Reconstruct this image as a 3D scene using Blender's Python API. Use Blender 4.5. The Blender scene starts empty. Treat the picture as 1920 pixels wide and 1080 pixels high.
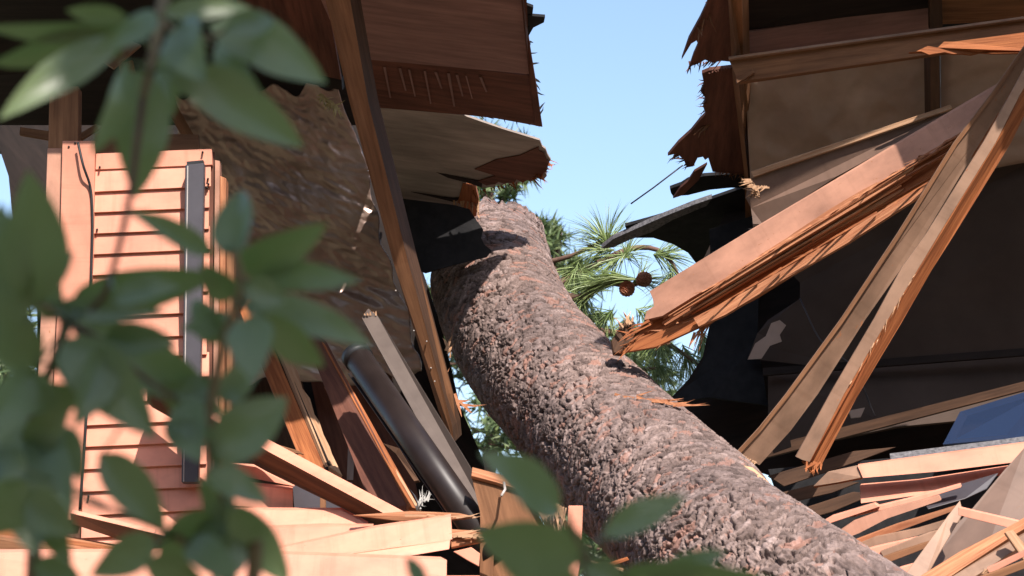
import bpy, bmesh, math, random
import numpy as np
from mathutils import Vector, noise as mnoise

random.seed(7)
rng = np.random.default_rng(11)
scene = bpy.context.scene
col = scene.collection

# ------------------------------------------------------------------ camera
CAM = Vector((0.0, 0.0, 1.6))
PITCH = math.radians(12.0)
FPX = 4330.0                       # focal length in photo pixels (1920 wide)
cd = bpy.data.cameras.new('camera')
cam = bpy.data.objects.new('camera', cd)
col.objects.link(cam)
cam.location = CAM
cam.rotation_euler = (math.radians(90) + PITCH, 0, 0)
cd.sensor_width = 36.0
cd.lens = 36.0 * FPX / 1920.0
cd.clip_start = 0.05
cd.clip_end = 4000
cd.dof.use_dof = True
cd.dof.focus_distance = 11.6
cd.dof.aperture_fstop = 6.0
scene.camera = cam

# ------------------------------------------------------------------ world, sun, exposure
SUN_EL = math.radians(47.0)
SUN_AZ = math.radians(-20.0)       # sun stands behind the camera, round to the right
TO_SUN = Vector((-math.sin(SUN_AZ) * math.cos(SUN_EL), -math.cos(SUN_AZ) * math.cos(SUN_EL), math.sin(SUN_EL)))
world = bpy.data.worlds.new('World')
scene.world = world
world.use_nodes = True
wn = world.node_tree
bg = wn.nodes['Background']
sky = wn.nodes.new('ShaderNodeTexSky')
sky.sky_type = 'NISHITA'
sky.sun_disc = False
sky.sun_elevation = SUN_EL
sky.sun_rotation = math.atan2(TO_SUN.x, TO_SUN.y)
sky.air_density = 1.0
sky.dust_density = 1.2
sky.ozone_density = 1.0
wn.links.new(sky.outputs[0], bg.inputs[0])
bg.inputs[1].default_value = 0.15
sd = bpy.data.lights.new('sun', 'SUN')
sd.energy = 5.0
sd.angle = math.radians(0.5)
sd.color = (1.0, 0.92, 0.85)
sun = bpy.data.objects.new('sun', sd)
col.objects.link(sun)
sun.location = (-6, -12, 20)
sun.rotation_euler = TO_SUN.to_track_quat('Z', 'Y').to_euler()
scene.view_settings.view_transform = 'Standard'
scene.view_settings.look = 'None'
scene.view_settings.gamma = 1.0
scene.view_settings.exposure = 0.76

# ------------------------------------------------------------------ survey helper
FW = Vector((0, math.cos(PITCH), math.sin(PITCH)))
UP = Vector((0, -math.sin(PITCH), math.cos(PITCH)))
RT = Vector((1, 0, 0))
def at(px, py, Y):
    """world point seen at photo pixel (px, py) whose distance down the y axis is Y metres"""
    d = FW * FPX + RT * (px - 960.0) + UP * (540.0 - py)
    return CAM + d * (Y / d.y)

# ------------------------------------------------------------------ materials
def nt(name):
    m = bpy.data.materials.new(name)
    m.use_nodes = True
    n = m.node_tree
    return m, n, n.nodes['Principled BSDF']
def N(n, kind, **kw):
    x = n.nodes.new(kind)
    for k, v in kw.items():
        if hasattr(x, k): setattr(x, k, v)
        else: x.inputs[k].default_value = v
    return x
def ramp(n, stops):
    r = n.nodes.new('ShaderNodeValToRGB')
    e = r.color_ramp.elements
    while len(e) < len(stops): e.new(0.5)
    for i, (p, c) in enumerate(stops):
        e[i].position = p
        e[i].color = (c[0], c[1], c[2], 1)
    return r
def mixc(n, fac, a, b, mode='MIX'):
    x = n.nodes.new('ShaderNodeMix')
    x.data_type = 'RGBA'
    x.blend_type = mode
    for sock, v in ((x.inputs[0], fac), (x.inputs[6], a), (x.inputs[7], b)):
        if isinstance(v, (int, float)): sock.default_value = v
        elif isinstance(v, tuple): sock.default_value = (v[0], v[1], v[2], 1)
        else: n.links.new(v, sock)
    return x.outputs[2]
def coords(n, src='UV', scale=(1, 1, 1), rnd=True):
    tc = n.nodes.new('ShaderNodeTexCoord')
    mp = n.nodes.new('ShaderNodeMapping')
    mp.inputs['Scale'].default_value = scale
    out = tc.outputs[src]
    if rnd:
        oi = n.nodes.new('ShaderNodeObjectInfo')
        mu = N(n, 'ShaderNodeMath', operation='MULTIPLY'); mu.inputs[1].default_value = 53.7
        n.links.new(oi.outputs['Random'], mu.inputs[0])
        ad = N(n, 'ShaderNodeVectorMath', operation='ADD')
        n.links.new(out, ad.inputs[0]); n.links.new(mu.outputs[0], ad.inputs[1])
        out = ad.outputs[0]
    n.links.new(out, mp.inputs['Vector'])
    return mp.outputs['Vector']
def tex(n, vec, scale, detail=6, rough=0.6):
    t = N(n, 'ShaderNodeTexNoise')
    t.inputs['Scale'].default_value = scale
    t.inputs['Detail'].default_value = detail
    t.inputs['Roughness'].default_value = rough
    n.links.new(vec, t.inputs['Vector'])
    return t.outputs['Fac']
def bump(n, b, h, strength, dist):
    x = n.nodes.new('ShaderNodeBump')
    x.inputs['Strength'].default_value = strength
    x.inputs['Distance'].default_value = dist
    n.links.new(h, x.inputs['Height'])
    n.links.new(x.outputs[0], b.inputs['Normal'])

def mat_wood(name, dark, light, rough=0.75, grain=70, gb=0.35, tint=0.25):
    m, n, b = nt(name)
    v = coords(n, 'UV', (1.0, grain / 3.0, 1))
    g = tex(n, v, 3.0, 9, 0.65)
    v2 = coords(n, 'UV', (0.6, 3.0, 1))
    big = tex(n, v2, 2.4, 4, 0.6)
    r = ramp(n, [(0.33, dark), (0.66, light)])
    n.links.new(g, r.inputs[0])
    c = mixc(n, 0.0, r.outputs[0], (0.5, 0.5, 0.5))
    r2 = ramp(n, [(0.3, (1 - tint * 1.6,) * 3), (0.7, (1 + tint * .3,) * 3)])
    n.links.new(big, r2.inputs[0])
    c = mixc(n, 1.0, c, r2.outputs[0], 'MULTIPLY')
    n.links.new(c, b.inputs['Base Color'])
    b.inputs['Roughness'].default_value = rough
    b.inputs['Specular IOR Level'].default_value = 0.25
    bump(n, b, g, gb, 0.004)
    return m
def mat_paint(name, base, worn, chip=0.70, rough=0.55, dirt=0.18):
    m, n, b = nt(name)
    v = coords(n, 'UV', (1.0, 9.0, 1))
    g = tex(n, v, 5.0, 8, 0.62)
    v2 = coords(n, 'UV', (1.0, 1.6, 1))
    big = tex(n, v2, 3.1, 6, 0.62)
    fine = tex(n, v2, 45.0, 3, 0.6)
    r2 = ramp(n, [(0.32, tuple(x * (1 - dirt * 1.4) for x in base)), (0.62, base)])
    n.links.new(big, r2.inputs[0])
    rm = ramp(n, [(chip, (0, 0, 0)), (chip + 0.02, (1, 1, 1))])
    cm = N(n, 'ShaderNodeMath', operation='MULTIPLY_ADD')
    cm.inputs[1].default_value = 0.55
    n.links.new(g, cm.inputs[0])
    sc = N(n, 'ShaderNodeMath', operation='MULTIPLY'); sc.inputs[1].default_value = 0.45
    n.links.new(fine, sc.inputs[0]); n.links.new(sc.outputs[0], cm.inputs[2])
    n.links.new(cm.outputs[0], rm.inputs[0])
    c = mixc(n, rm.outputs[0], r2.outputs[0], worn)
    oi = n.nodes.new('ShaderNodeObjectInfo')
    rt = ramp(n, [(0.0, (0.84, 0.83, 0.82)), (0.5, (0.97, 0.96, 0.95)), (1.0, (1.06, 1.06, 1.07))])
    n.links.new(oi.outputs['Random'], rt.inputs[0])
    c = mixc(n, 1.0, c, rt.outputs[0], 'MULTIPLY')
    sv = coords(n, 'UV', (14.0, 0.9, 1))
    st = ramp(n, [(0.52, (1, 1, 1)), (0.75, (0.72, 0.68, 0.64))])
    n.links.new(tex(n, sv, 1.6, 5, 0.6), st.inputs[0])
    c = mixc(n, 0.6, c, st.outputs[0], 'MULTIPLY')
    n.links.new(c, b.inputs['Base Color'])
    b.inputs['Roughness'].default_value = rough
    b.inputs['Specular IOR Level'].default_value = 0.3
    bump(n, b, g, 0.18, 0.003)
    return m
def mat_noise(name, stops, scale, rough=0.8, bs=0.4, bd=0.01, spec=0.3, src='Object', detail=7, stretch=(1, 1, 1), metal=0.0):
    m, n, b = nt(name)
    v = coords(n, src, stretch)
    g = tex(n, v, scale, detail, 0.62)
    r = ramp(n, stops)
    n.links.new(g, r.inputs[0])
    n.links.new(r.outputs[0], b.inputs['Base Color'])
    b.inputs['Roughness'].default_value = rough
    b.inputs['Specular IOR Level'].default_value = spec
    b.inputs['Metallic'].default_value = metal
    bump(n, b, g, bs, bd)
    return m

M = {}
M['peach'] = mat_paint('peach_paint', (0.73, 0.305, 0.20), (0.36, 0.18, 0.09), chip=0.645)
M['peach_old'] = mat_paint('weathered_peach_paint', (0.50, 0.255, 0.17), (0.34, 0.15, 0.07), chip=0.62, dirt=0.3)
M['tan'] = mat_paint('tan_paint', (0.34, 0.205, 0.135), (0.36, 0.15, 0.07), chip=0.62, dirt=0.3)
M['tan_panel'] = mat_paint('tan_panel_paint', (0.20, 0.125, 0.092), (0.20, 0.10, 0.05), chip=0.66, dirt=0.25)
M['raw'] = mat_wood('fresh_split_wood', (0.30, 0.10, 0.042), (0.55, 0.25, 0.125), grain=90, gb=0.8)
M['raw_red'] = mat_wood('red_cedar_wood', (0.22, 0.06, 0.02), (0.46, 0.16, 0.055), grain=80, gb=0.6)
M['raw_pale'] = mat_wood('pale_split_wood', (0.40, 0.21, 0.11), (0.60, 0.37, 0.22), grain=90, gb=0.6)
M['stud'] = mat_wood('framing_timber', (0.17, 0.075, 0.034), (0.29, 0.135, 0.064), grain=45)
M['stud_dark'] = mat_wood('shaded_framing_timber', (0.055, 0.027, 0.015), (0.11, 0.055, 0.03), grain=45)  # darker copy of the framing timber, for parts and faces in shade
M['ply'] = mat_wood('aged_plywood', (0.235, 0.13, 0.112), (0.33, 0.19, 0.165), grain=28, gb=0.2)
M['ply_red'] = mat_wood('red_stained_plywood', (0.095, 0.036, 0.024), (0.19, 0.075, 0.048), grain=30, gb=0.3)
M['ply_grey'] = mat_wood('grey_sheathing', (0.29, 0.235, 0.205), (0.42, 0.35, 0.30), grain=22, gb=0.2)
M['dark'] = mat_wood('shade_dark_wood', (0.014, 0.009, 0.007), (0.030, 0.019, 0.015), grain=20, gb=0.2)  # near-black wood, darkened to carry the shade inside the house
M['ceiling'] = mat_noise('shade_dark_ceiling_panel', [(0.3, (0.050, 0.033, 0.025)), (0.7, (0.080, 0.055, 0.043))], 2.2, 0.9, 0.1, 0.01)  # drywall colour darkened to stand in for deep shade
M['felt'] = mat_noise('black_roofing_felt', [(0.35, (0.006, 0.006, 0.007)), (0.7, (0.017, 0.016, 0.017))], 14, 0.85, 0.5, 0.006)
M['shingle'] = mat_noise('grey_shingle', [(0.35, (0.07, 0.068, 0.072)), (0.7, (0.19, 0.18, 0.185))], 60, 0.9, 0.6, 0.004)
M['foil'] = mat_noise('crumpled_foil_paper', [(0.3, (0.28, 0.19, 0.155)), (0.72, (0.52, 0.385, 0.32))], 3.2, 0.33, 0.6, 0.02, spec=0.6, metal=0.45)
M['film'] = mat_noise('insulation_facing', [(0.3, (0.28, 0.19, 0.145)), (0.7, (0.45, 0.32, 0.25))], 2.5, 0.42, 0.25, 0.02, spec=0.5)
M['metal'] = mat_noise('grey_painted_metal', [(0.3, (0.048, 0.043, 0.050)), (0.7, (0.066, 0.060, 0.068))], 6, 0.4, 0.1, 0.003, spec=0.5)
M['metal_edge'] = mat_noise('pale_metal_edge', [(0.3, (0.36, 0.32, 0.29)), (0.7, (0.48, 0.43, 0.39))], 6, 0.4, 0.1, 0.003, spec=0.5)
M['pipe'] = mat_noise('dark_brown_pipe_paint', [(0.3, (0.015, 0.010, 0.009)), (0.7, (0.025, 0.017, 0.015))], 9, 0.42, 0.12, 0.003, spec=0.3)
M['pipe_board'] = mat_noise('grey_brown_board_paint', [(0.3, (0.075, 0.054, 0.044)), (0.7, (0.11, 0.082, 0.067))], 7, 0.6, 0.15, 0.003)
M['black'] = mat_noise('black_rubber', [(0.3, (0.012, 0.012, 0.013)), (0.7, (0.025, 0.025, 0.027))], 9, 0.5, 0.1, 0.002)
M['cobweb'] = mat_noise('pale_torn_fibre', [(0.3, (0.35, 0.33, 0.30)), (0.7, (0.55, 0.53, 0.5))], 9, 0.8, 0.1, 0.002)
M['yellow'] = mat_noise('yellow_fibre', [(0.3, (0.35, 0.28, 0.12)), (0.7, (0.62, 0.54, 0.30))], 40, 0.9, 0.5, 0.01)

def mat_bark():
    m, n, b = nt('pine_bark')
    v = coords(n, 'Object', (1, 1, 1), rnd=False)
    big = tex(n, v, 1.9, 5, 0.6)
    fine = tex(n, v, 70.0, 5, 0.7)
    p = n.nodes.new('ShaderNodeAttribute'); p.attribute_name = 'plate'
    f = n.nodes.new('ShaderNodeAttribute'); f.attribute_name = 'fresh'
    r = ramp(n, [(0.1, (0.085, 0.064, 0.056)), (0.45, (0.19, 0.147, 0.130)), (0.75, (0.29, 0.230, 0.208)), (0.95, (0.39, 0.325, 0.305))])
    n.links.new(p.outputs['Fac'], r.inputs[0])
    rf_ = ramp(n, [(0.3, (0.62, 0.6, 0.6)), (0.7, (1.25, 1.22, 1.22))])
    n.links.new(fine, rf_.inputs[0])
    c = mixc(n, 1.0, r.outputs[0], rf_.outputs[0], 'MULTIPLY')
    mu = N(n, 'ShaderNodeMath', operation='MULTIPLY'); mu.inputs[1].default_value = 0.6
    n.links.new(f.outputs['Fac'], mu.inputs[0])
    c = mixc(n, mu.outputs[0], c, (0.30, 0.145, 0.10))
    r2 = ramp(n, [(0.32, (0.66, 0.64, 0.66)), (0.66, (1.08, 1.02, 1.0))])
    n.links.new(big, r2.inputs[0])
    c = mixc(n, 1.0, c, r2.outputs[0], 'MULTIPLY')
    n.links.new(c, b.inputs['Base Color'])
    b.inputs['Roughness'].default_value = 0.85
    b.inputs['Specular IOR Level'].default_value = 0.2
    bump(n, b, tex(n, v, 120.0, 4, 0.7), 0.5, 0.004)
    return m
M['bark'] = mat_bark()
def mat_leaf():
    m, n, b = nt('broad_leaf')
    tc = n.nodes.new('ShaderNodeTexCoord')
    sp = n.nodes.new('ShaderNodeSeparateXYZ')
    n.links.new(tc.outputs['UV'], sp.inputs[0])
    ab = N(n, 'ShaderNodeMath', operation='SUBTRACT'); ab.inputs[1].default_value = 0.5
    n.links.new(sp.outputs[1], ab.inputs[0])
    a2 = N(n, 'ShaderNodeMath', operation='ABSOLUTE'); n.links.new(ab.outputs[0], a2.inputs[0])
    rr = ramp(n, [(0.02, (1, 1, 1)), (0.06, (0, 0, 0))])
    n.links.new(a2.outputs[0], rr.inputs[0])
    oi = n.nodes.new('ShaderNodeObjectInfo')
    rc = ramp(n, [(0.0, (0.040, 0.10, 0.018)), (0.5, (0.10, 0.18, 0.050)), (1.0, (0.24, 0.29, 0.16))])
    n.links.new(oi.outputs['Random'], rc.inputs[0])
    v = coords(n, 'UV', (1, 1, 1))
    g = tex(n, v, 5.0, 5)
    r2 = ramp(n, [(0.3, (0.8, 0.8, 0.8)), (0.7, (1.15, 1.1, 1.1))]); n.links.new(g, r2.inputs[0])
    c = mixc(n, 1.0, rc.outputs[0], r2.outputs[0], 'MULTIPLY')
    mm = N(n, 'ShaderNodeMath', operation='MULTIPLY'); mm.inputs[1].default_value = 0.6
    n.links.new(rr.outputs[0], mm.inputs[0])
    c = mixc(n, mm.outputs[0], c, (0.16, 0.21, 0.08))
    geo = n.nodes.new('ShaderNodeNewGeometry')
    c = mixc(n, geo.outputs['Backfacing'], c, (0.17, 0.22, 0.11))
    n.links.new(c, b.inputs['Base Color'])
    b.inputs['Roughness'].default_value = 0.34
    b.inputs['Specular IOR Level'].default_value = 0.6
    bump(n, b, g, 0.15, 0.004)
    tr = n.nodes.new('ShaderNodeBsdfTranslucent')
    n.links.new(mixc(n, 1.0, c, (1.5, 1.7, 0.7), 'MULTIPLY'), tr.inputs['Color'])
    ms = n.nodes.new('ShaderNodeMixShader'); ms.inputs[0].default_value = 0.28
    n.links.new(b.outputs[0], ms.inputs[1]); n.links.new(tr.outputs[0], ms.inputs[2])
    n.links.new(ms.outputs[0], n.nodes['Material Output'].inputs['Surface'])
    return m
M['leaf'] = mat_leaf()
M['twig'] = mat_noise('shrub_twig', [(0.3, (0.14, 0.10, 0.05)), (0.7, (0.24, 0.19, 0.10))], 9, 0.7, 0.3, 0.003)
M['twig_brown'] = mat_noise('brown_twig', [(0.3, (0.10, 0.055, 0.04)), (0.7, (0.17, 0.10, 0.07))], 9, 0.8, 0.3, 0.003)
def mat_needle(name, c0, c1):
    m, n, b = nt(name)
    v = coords(n, 'Object', (1, 1, 1))
    r = ramp(n, [(0.35, c0), (0.65, c1)])
    n.links.new(tex(n, v, 9.0, 3), r.inputs[0])
    n.links.new(r.outputs[0], b.inputs['Base Color'])
    b.inputs['Roughness'].default_value = 0.5
    return m
M['needle'] = mat_needle('pine_needles', (0.11, 0.17, 0.045), (0.27, 0.34, 0.12))
M['needle_far'] = mat_needle('far_conifer_needles', (0.05, 0.085, 0.03), (0.13, 0.17, 0.06))
M['shade_leaf'] = mat_needle('shade_tree_leaves', (0.04, 0.085, 0.025), (0.08, 0.13, 0.045))
M['cone'] = mat_wood('pine_cone_scales', (0.40, 0.16, 0.085), (0.60, 0.29, 0.17), grain=30)
M['ground'] = mat_noise('dry_lawn', [(0.3, (0.06, 0.06, 0.036)), (0.5, (0.10, 0.092, 0.06)), (0.72, (0.15, 0.125, 0.09))], 1.3, 0.95, 0.6, 0.04, detail=10)
def mat_glass():
    m, n, b = nt('dark_window_glass')
    b.inputs['Base Color'].default_value = (0.018, 0.03, 0.065, 1)
    b.inputs['Roughness'].default_value = 0.06
    b.inputs['Specular IOR Level'].default_value = 0.5
    b.inputs['IOR'].default_value = 1.45
    v = coords(n, 'Object')
    bump(n, b, tex(n, v, 1.5, 2), 0.05, 0.01)
    return m
M['glass'] = mat_glass()

# ------------------------------------------------------------------ object helpers
def link(name, me, mat, parent=None, loc=None):
    o = bpy.data.objects.new(name, me)
    if isinstance(mat, str): mat = [mat]
    for k in mat: me.materials.append(M[k])
    col.objects.link(o)
    if loc is not None: o.location = loc
    if parent is not None: o.parent = parent
    return o
def tag(o, label, cat, group=None):
    o['label'] = label
    o['category'] = cat
    if group: o['group'] = group
    return o
def thing(name, label, cat, loc, group=None):
    o = bpy.data.objects.new(name, None)
    o.empty_display_size = 0.2
    col.objects.link(o)
    o.location = loc
    return tag(o, label, cat, group)
def to_world_mesh(name, verts, faces, mat, parent=None, uv=None, smooth=False, mats=None):
    """mesh object with its origin at its own middle, verts given in world metres"""
    vs = [Vector(v) for v in verts]
    c = sum(vs, Vector()) / len(vs)
    me = bpy.data.meshes.new(name)
    me.from_pydata([tuple(v - c) for v in vs], [], faces)
    if uv is not None:
        l = me.uv_layers.new(name='UVMap')
        for p in me.polygons:
            for li in p.loop_indices:
                l.data[li].uv = uv[me.loops[li].vertex_index]
    if smooth:
        me.polygons.foreach_set('use_smooth', [True] * len(me.polygons))
    loc = c
    if parent is not None:
        q = parent
        while q is not None:
            loc = loc - q.location
            q = q.parent
    o = link(name, me, mat, parent, loc)
    if mats:
        for p, i in zip(me.polygons, mats): p.material_index = i
    return o
def axis_uv(vs, grain=None):
    a = np.array([tuple(v) for v in vs]); a = a - a.mean(0)
    u, s, vt = np.linalg.svd(a, full_matrices=False)
    e1 = vt[0]; e2 = vt[1]; e3 = vt[2]
    if grain is not None:
        e1 = np.array(tuple(grain.normalized())); e1 = e1 - e3 * (e1 @ e3); e1 /= np.linalg.norm(e1); e2 = np.cross(e3, e1)
    return [(float(p @ e1), float(p @ e2 + 0.7 * (p @ e3))) for p in a]
def newell(vs):
    n = Vector()
    for i in range(len(vs)):
        a, b = vs[i], vs[(i + 1) % len(vs)]
        n += Vector(((a.y - b.y) * (a.z + b.z), (a.z - b.z) * (a.x + b.x), (a.x - b.x) * (a.y + b.y)))
    return n.normalized()
def prism_w(name, front, ext, mat, parent=None, bevel=0.0015, side=None, grain=None):
    """solid from a front outline (world points) pushed back along ext (vector, or a thickness away from the viewer)"""
    f = [Vector(p) for p in front]
    nrm = newell(f)
    c = sum(f, Vector()) / len(f)
    if nrm.dot(c - CAM) > 0: nrm = -nrm; f.reverse()
    if not isinstance(ext, Vector): ext = -nrm * ext
    k = len(f)
    verts = f + [p + ext for p in f]
    faces = [tuple(range(k)), tuple(range(2 * k - 1, k - 1, -1))]
    for i in range(k):
        j = (i + 1) % k
        faces.append((j, i, k + i, k + j))
    mats = None
    ml = mat
    if side: ml = [mat, side]; mats = [0, 0] + [1] * k
    o = to_world_mesh(name, verts, faces, ml, parent, axis_uv(verts, grain), mats=mats)
    if bevel and k <= 6:
        bm = bmesh.new(); bm.from_mesh(o.data)
        try:
            bmesh.ops.bevel(bm, geom=bm.edges[:], offset=bevel, segments=1, affect='EDGES', clamp_overlap=True)
            bm.to_mesh(o.data)
        finally:
            bm.free()
    return o
def prism(name, poly, ext, mat, parent=None, Y=None, bevel=0.0015, side=None, grain=None):
    pts = [at(p[0], p[1], p[2] if len(p) > 2 else Y) for p in poly]
    if isinstance(ext, tuple):            # (dx, dy, dY) of the back outline against the first point
        p = poly[0]; y0 = p[2] if len(p) > 2 else Y
        ext = at(p[0] + ext[0], p[1] + ext[1], y0 + ext[2]) - at(p[0], p[1], y0)
    return prism_w(name, pts, ext, mat, parent, bevel, side, grain)
def jag(p, q, n, amp, seed=None):
    """broken edge between two outline points"""
    r = random.Random(seed if seed is not None else int(p[0] * 7 + q[1] * 13))
    out = []
    dx, dy = q[0] - p[0], q[1] - p[1]
    L = math.hypot(dx, dy) or 1
    nx, ny = -dy / L, dx / L
    for i in range(1, n):
        t = (i + r.uniform(-.3, .3)) / n
        a = r.uniform(-.25, 1) * amp * (1 if i % 2 else -.6)
        pt = [p[0] + dx * t + nx * a, p[1] + dy * t + ny * a]
        if len(p) > 2: pt.append(p[2] + (q[2] - p[2]) * t)
        out.append(tuple(pt))
    return out
def slivers(name, p, q, d, n, L, W, mat, parent, Y0, Y1, seed=1, spread=0.35):
    """torn wood fibres that stand out along the broken edge p-q in direction d (pixels)"""
    r = random.Random(seed)
    verts, faces = [], []
    for i in range(n):
        t = (i + r.random()) / n
        bx, by = p[0] + (q[0] - p[0]) * t, p[1] + (q[1] - p[1]) * t
        Y = Y0 + (Y1 - Y0) * t + r.uniform(-.02, .02)
        a = math.atan2(d[1], d[0]) + r.gauss(0, spread)
        l = L * r.uniform(.3, 1.0); w = W * r.uniform(.4, 1)
        ux, uy = math.cos(a), math.sin(a)
        A = at(bx - ux * l * .25 - uy * w, by - uy * l * .25 + ux * w, Y)
        B = at(bx - ux * l * .25 + uy * w, by - uy * l * .25 - ux * w, Y)
        Cc = at(bx - ux * l * .25, by - uy * l * .25, Y + .012)
        mw = w * .6
        a2 = a + r.gauss(0, .2)
        mx, my = bx + ux * l * .5, by + uy * l * .5
        D = at(mx - uy * mw, my + ux * mw, Y); E = at(mx + uy * mw, my - ux * mw, Y); F = at(mx, my, Y + .008)
        T = at(mx + math.cos(a2) * l * .5, my + math.sin(a2) * l * .5, Y + r.uniform(-.04, .04))
        k = len(verts)
        verts += [A, B, Cc, D, E, F, T]
        faces += [(k, k + 3, k + 4, k + 1), (k + 1, k + 4, k + 5, k + 2), (k + 2, k + 5, k + 3, k),
                  (k + 3, k + 6, k + 4), (k + 4, k + 6, k + 5), (k + 5, k + 6, k + 3), (k, k + 1, k + 2)]
    o = to_world_mesh(name, verts, faces, mat, parent, axis_uv(verts))
    return o
def tube_mesh(pts, rad, seg=10, cap=True):
    pts = [Vector(p) for p in pts]
    n = len(pts)
    if not isinstance(rad, (list, tuple)): rad = [rad] * n
    verts, faces, uv = [], [], []
    t0 = (pts[1] - pts[0]).normalized()
    ref = Vector((0, 0, 1)) if abs(t0.z) < .9 else Vector((1, 0, 0))
    nrm = t0.cross(ref).normalized()
    L = 0
    for i, p in enumerate(pts):
        t = (pts[min(i + 1, n - 1)] - pts[max(i - 1, 0)]).normalized()
        nrm = (nrm - t * nrm.dot(t)).normalized()
        b = t.cross(nrm)
        if i: L += (p - pts[i - 1]).length
        for k in range(seg):
            a = 2 * math.pi * k / seg
            verts.append(p + (nrm * math.cos(a) + b * math.sin(a)) * rad[i])
            uv.append((L, rad[i] * a))
    for i in range(n - 1):
        for k in range(seg):
            k2 = (k + 1) % seg
            faces.append((i * seg + k, i * seg + k2, (i + 1) * seg + k2, (i + 1) * seg + k))
    if cap:
        faces.append(tuple(range(seg - 1, -1, -1)))
        faces.append(tuple(range((n - 1) * seg, n * seg)))
    return verts, faces, uv
def tube(name, pts, rad, mat, parent=None, seg=10, smooth=True):
    v, f, uv = tube_mesh(pts, rad, seg)
    return to_world_mesh(name, v, f, mat, parent, uv, smooth)
def spline(pts, n):
    pts = [np.array(p, float) for p in pts]
    P = [2 * pts[0] - pts[1]] + pts + [2 * pts[-1] - pts[-2]]
    out = []
    m = len(pts) - 1
    for i in range(n):
        s = i / (n - 1) * m
        k = min(int(s), m - 1); t = s - k
        a, b, c, d = P[k], P[k + 1], P[k + 2], P[k + 3]
        out.append(.5 * (2 * b + (c - a) * t + (2 * a - 5 * b + 4 * c - d) * t * t + (3 * b - a - 3 * c + d) * t ** 3))
    return out
def sheet(name, tl, tr, br, bl, nu, nv, disp, mat, parent=None, thick=0.004, edge=0.0):
    """thin sheet between four surveyed corners, crumpled by disp(u, v) metres along its normal"""
    A, B, Cc, D = [at(*p) for p in (tl, tr, br, bl)]
    nrm = newell([A, B, Cc, D])
    if nrm.dot(A - CAM) > 0: nrm = -nrm
    verts, uv = [], []
    W, H = (B - A).length, (D - A).length
    for j in range(nv + 1):
        for i in range(nu + 1):
            u, v = i / nu, j / nv
            uu = u + edge * (mnoise.noise(Vector((v * 9, 3.1 if u < .5 else 8.7, 0))) * (abs(u - .5) * 2) ** 6)
            vv = v + edge * (mnoise.noise(Vector((u * 9, 5.1 if v < .5 else 1.7, 4))) * (abs(v - .5) * 2) ** 6)
            p = A * (1 - uu) * (1 - vv) + B * uu * (1 - vv) + Cc * uu * vv + D * (1 - uu) * vv
            verts.append(p + nrm * disp(u, v)); uv.append((u * W, v * H))
    k = len(verts)
    faces = []
    g = nu + 1
    for j in range(nv):
        for i in range(nu):
            a = j * g + i
            faces.append((a, a + g, a + g + 1, a + 1))
    verts += [p - nrm * thick for p in verts]
    uv += uv
    faces += [tuple(k + x for x in reversed(f)) for f in faces]
    rim = [i for i in range(g)] + [j * g + nu for j in range(1, nv + 1)] + [nv * g + i for i in range(nu - 1, -1, -1)] + [j * g for j in range(nv - 1, 0, -1)]
    for a, b in zip(rim, rim[1:] + rim[:1]): faces.append((a, b, k + b, k + a))
    return to_world_mesh(name, verts, faces, mat, parent, uv, True)

# ------------------------------------------------------------------ ground
gme = bpy.data.meshes.new('ground')
gb = bmesh.new()
bmesh.ops.create_grid(gb, x_segments=60, y_segments=60, size=700)
for v in gb.verts:
    v.co.z = 0.0 if v.co.length < 60 else mnoise.noise(v.co * .008) * 2.0 - 1.0
gb.to_mesh(gme); gb.free()
g = link('ground', gme, 'ground'); g['kind'] = 'structure'

# ================================================================== house: left corner wall
WY = 10.62
wall = thing('house_wall', 'standing corner of peach lap siding wall behind the leafy shrub', 'wall', at(270, 1000, WY + .1) * 1)
wall.location.z = 0
LAPS = [312, 352, 391, 431, 470, 509, 548, 587, 629, 667, 708, 749, 790, 830, 872, 914, 958, 1000, 1042, 1084]
def lx(y): return 178 - (y - 300) * .038
def rx(y): return 398 - (y - 290) * .02
def tilt(x): return (345 - x) * .044
for i in range(len(LAPS) - 1):
    y0, y1 = LAPS[i], LAPS[i + 1]
    xl, xr = lx(y0) + .5, rx(y0) + random.uniform(-5, 3)
    a = at(xl, y0 - 5 + tilt(xl), WY); b = at(xr, y0 - 5 + tilt(xr), WY)
    j = random.uniform(-1, 1)
    c = at(xr, y1 + tilt(xr) + j, WY - .02); d = at(lx(y1) + .5, y1 + tilt(lx(y1)) + random.uniform(-.6, .6), WY - .02)
    prism_w('siding_board', [a, b, c, d], Vector((0, .013, 0)), 'peach', wall, .001)
prism('head_trim', [(180, 288), (397, 279), (398, 309), (179, 318)], .03, 'peach', wall, WY - .012)
prism('corner_board', [(117, 264), (178, 264), (175, 480), (150, 975), (88, 975), (112, 480)], .03, 'peach', wall, WY - .03)
prism('return_board', [(89, 278), (118, 278), (112, 480), (86, 975), (58, 975), (82, 480)], .025, 'peach_old', wall, WY + .004)
prism('corner_post', [(93, 160), (147, 162), (146, 290), (90, 290)], .09, 'stud', wall, WY + .035)
prism('wall_sheathing', [(150, 285), (402, 285), (392, 1400), (110, 1400)], .012, 'ply_red', wall, WY + .022)
prism('end_stud', [(403, 300), (412, 302), (407, 930), (398, 930)], .09, 'peach_old', wall, WY + .0)
prism('end_stud', [(413, 330), (424, 334), (418, 960), (409, 960)], .09, 'raw', wall, WY + .02)
prism('end_stud', [(425, 420), (440, 424), (432, 960), (424, 960)], .09, 'stud', wall, WY + .06)
tube('cable', spline([at(146, 267, WY - .07), at(156, 310, WY - .08), at(169, 350, WY - .045), at(173, 400, WY - .042), at(172, 480, WY - .042), at(163, 760, WY - .045), at(150, 955, WY - .04)], 40), .006, 'black', wall, 8)
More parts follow.
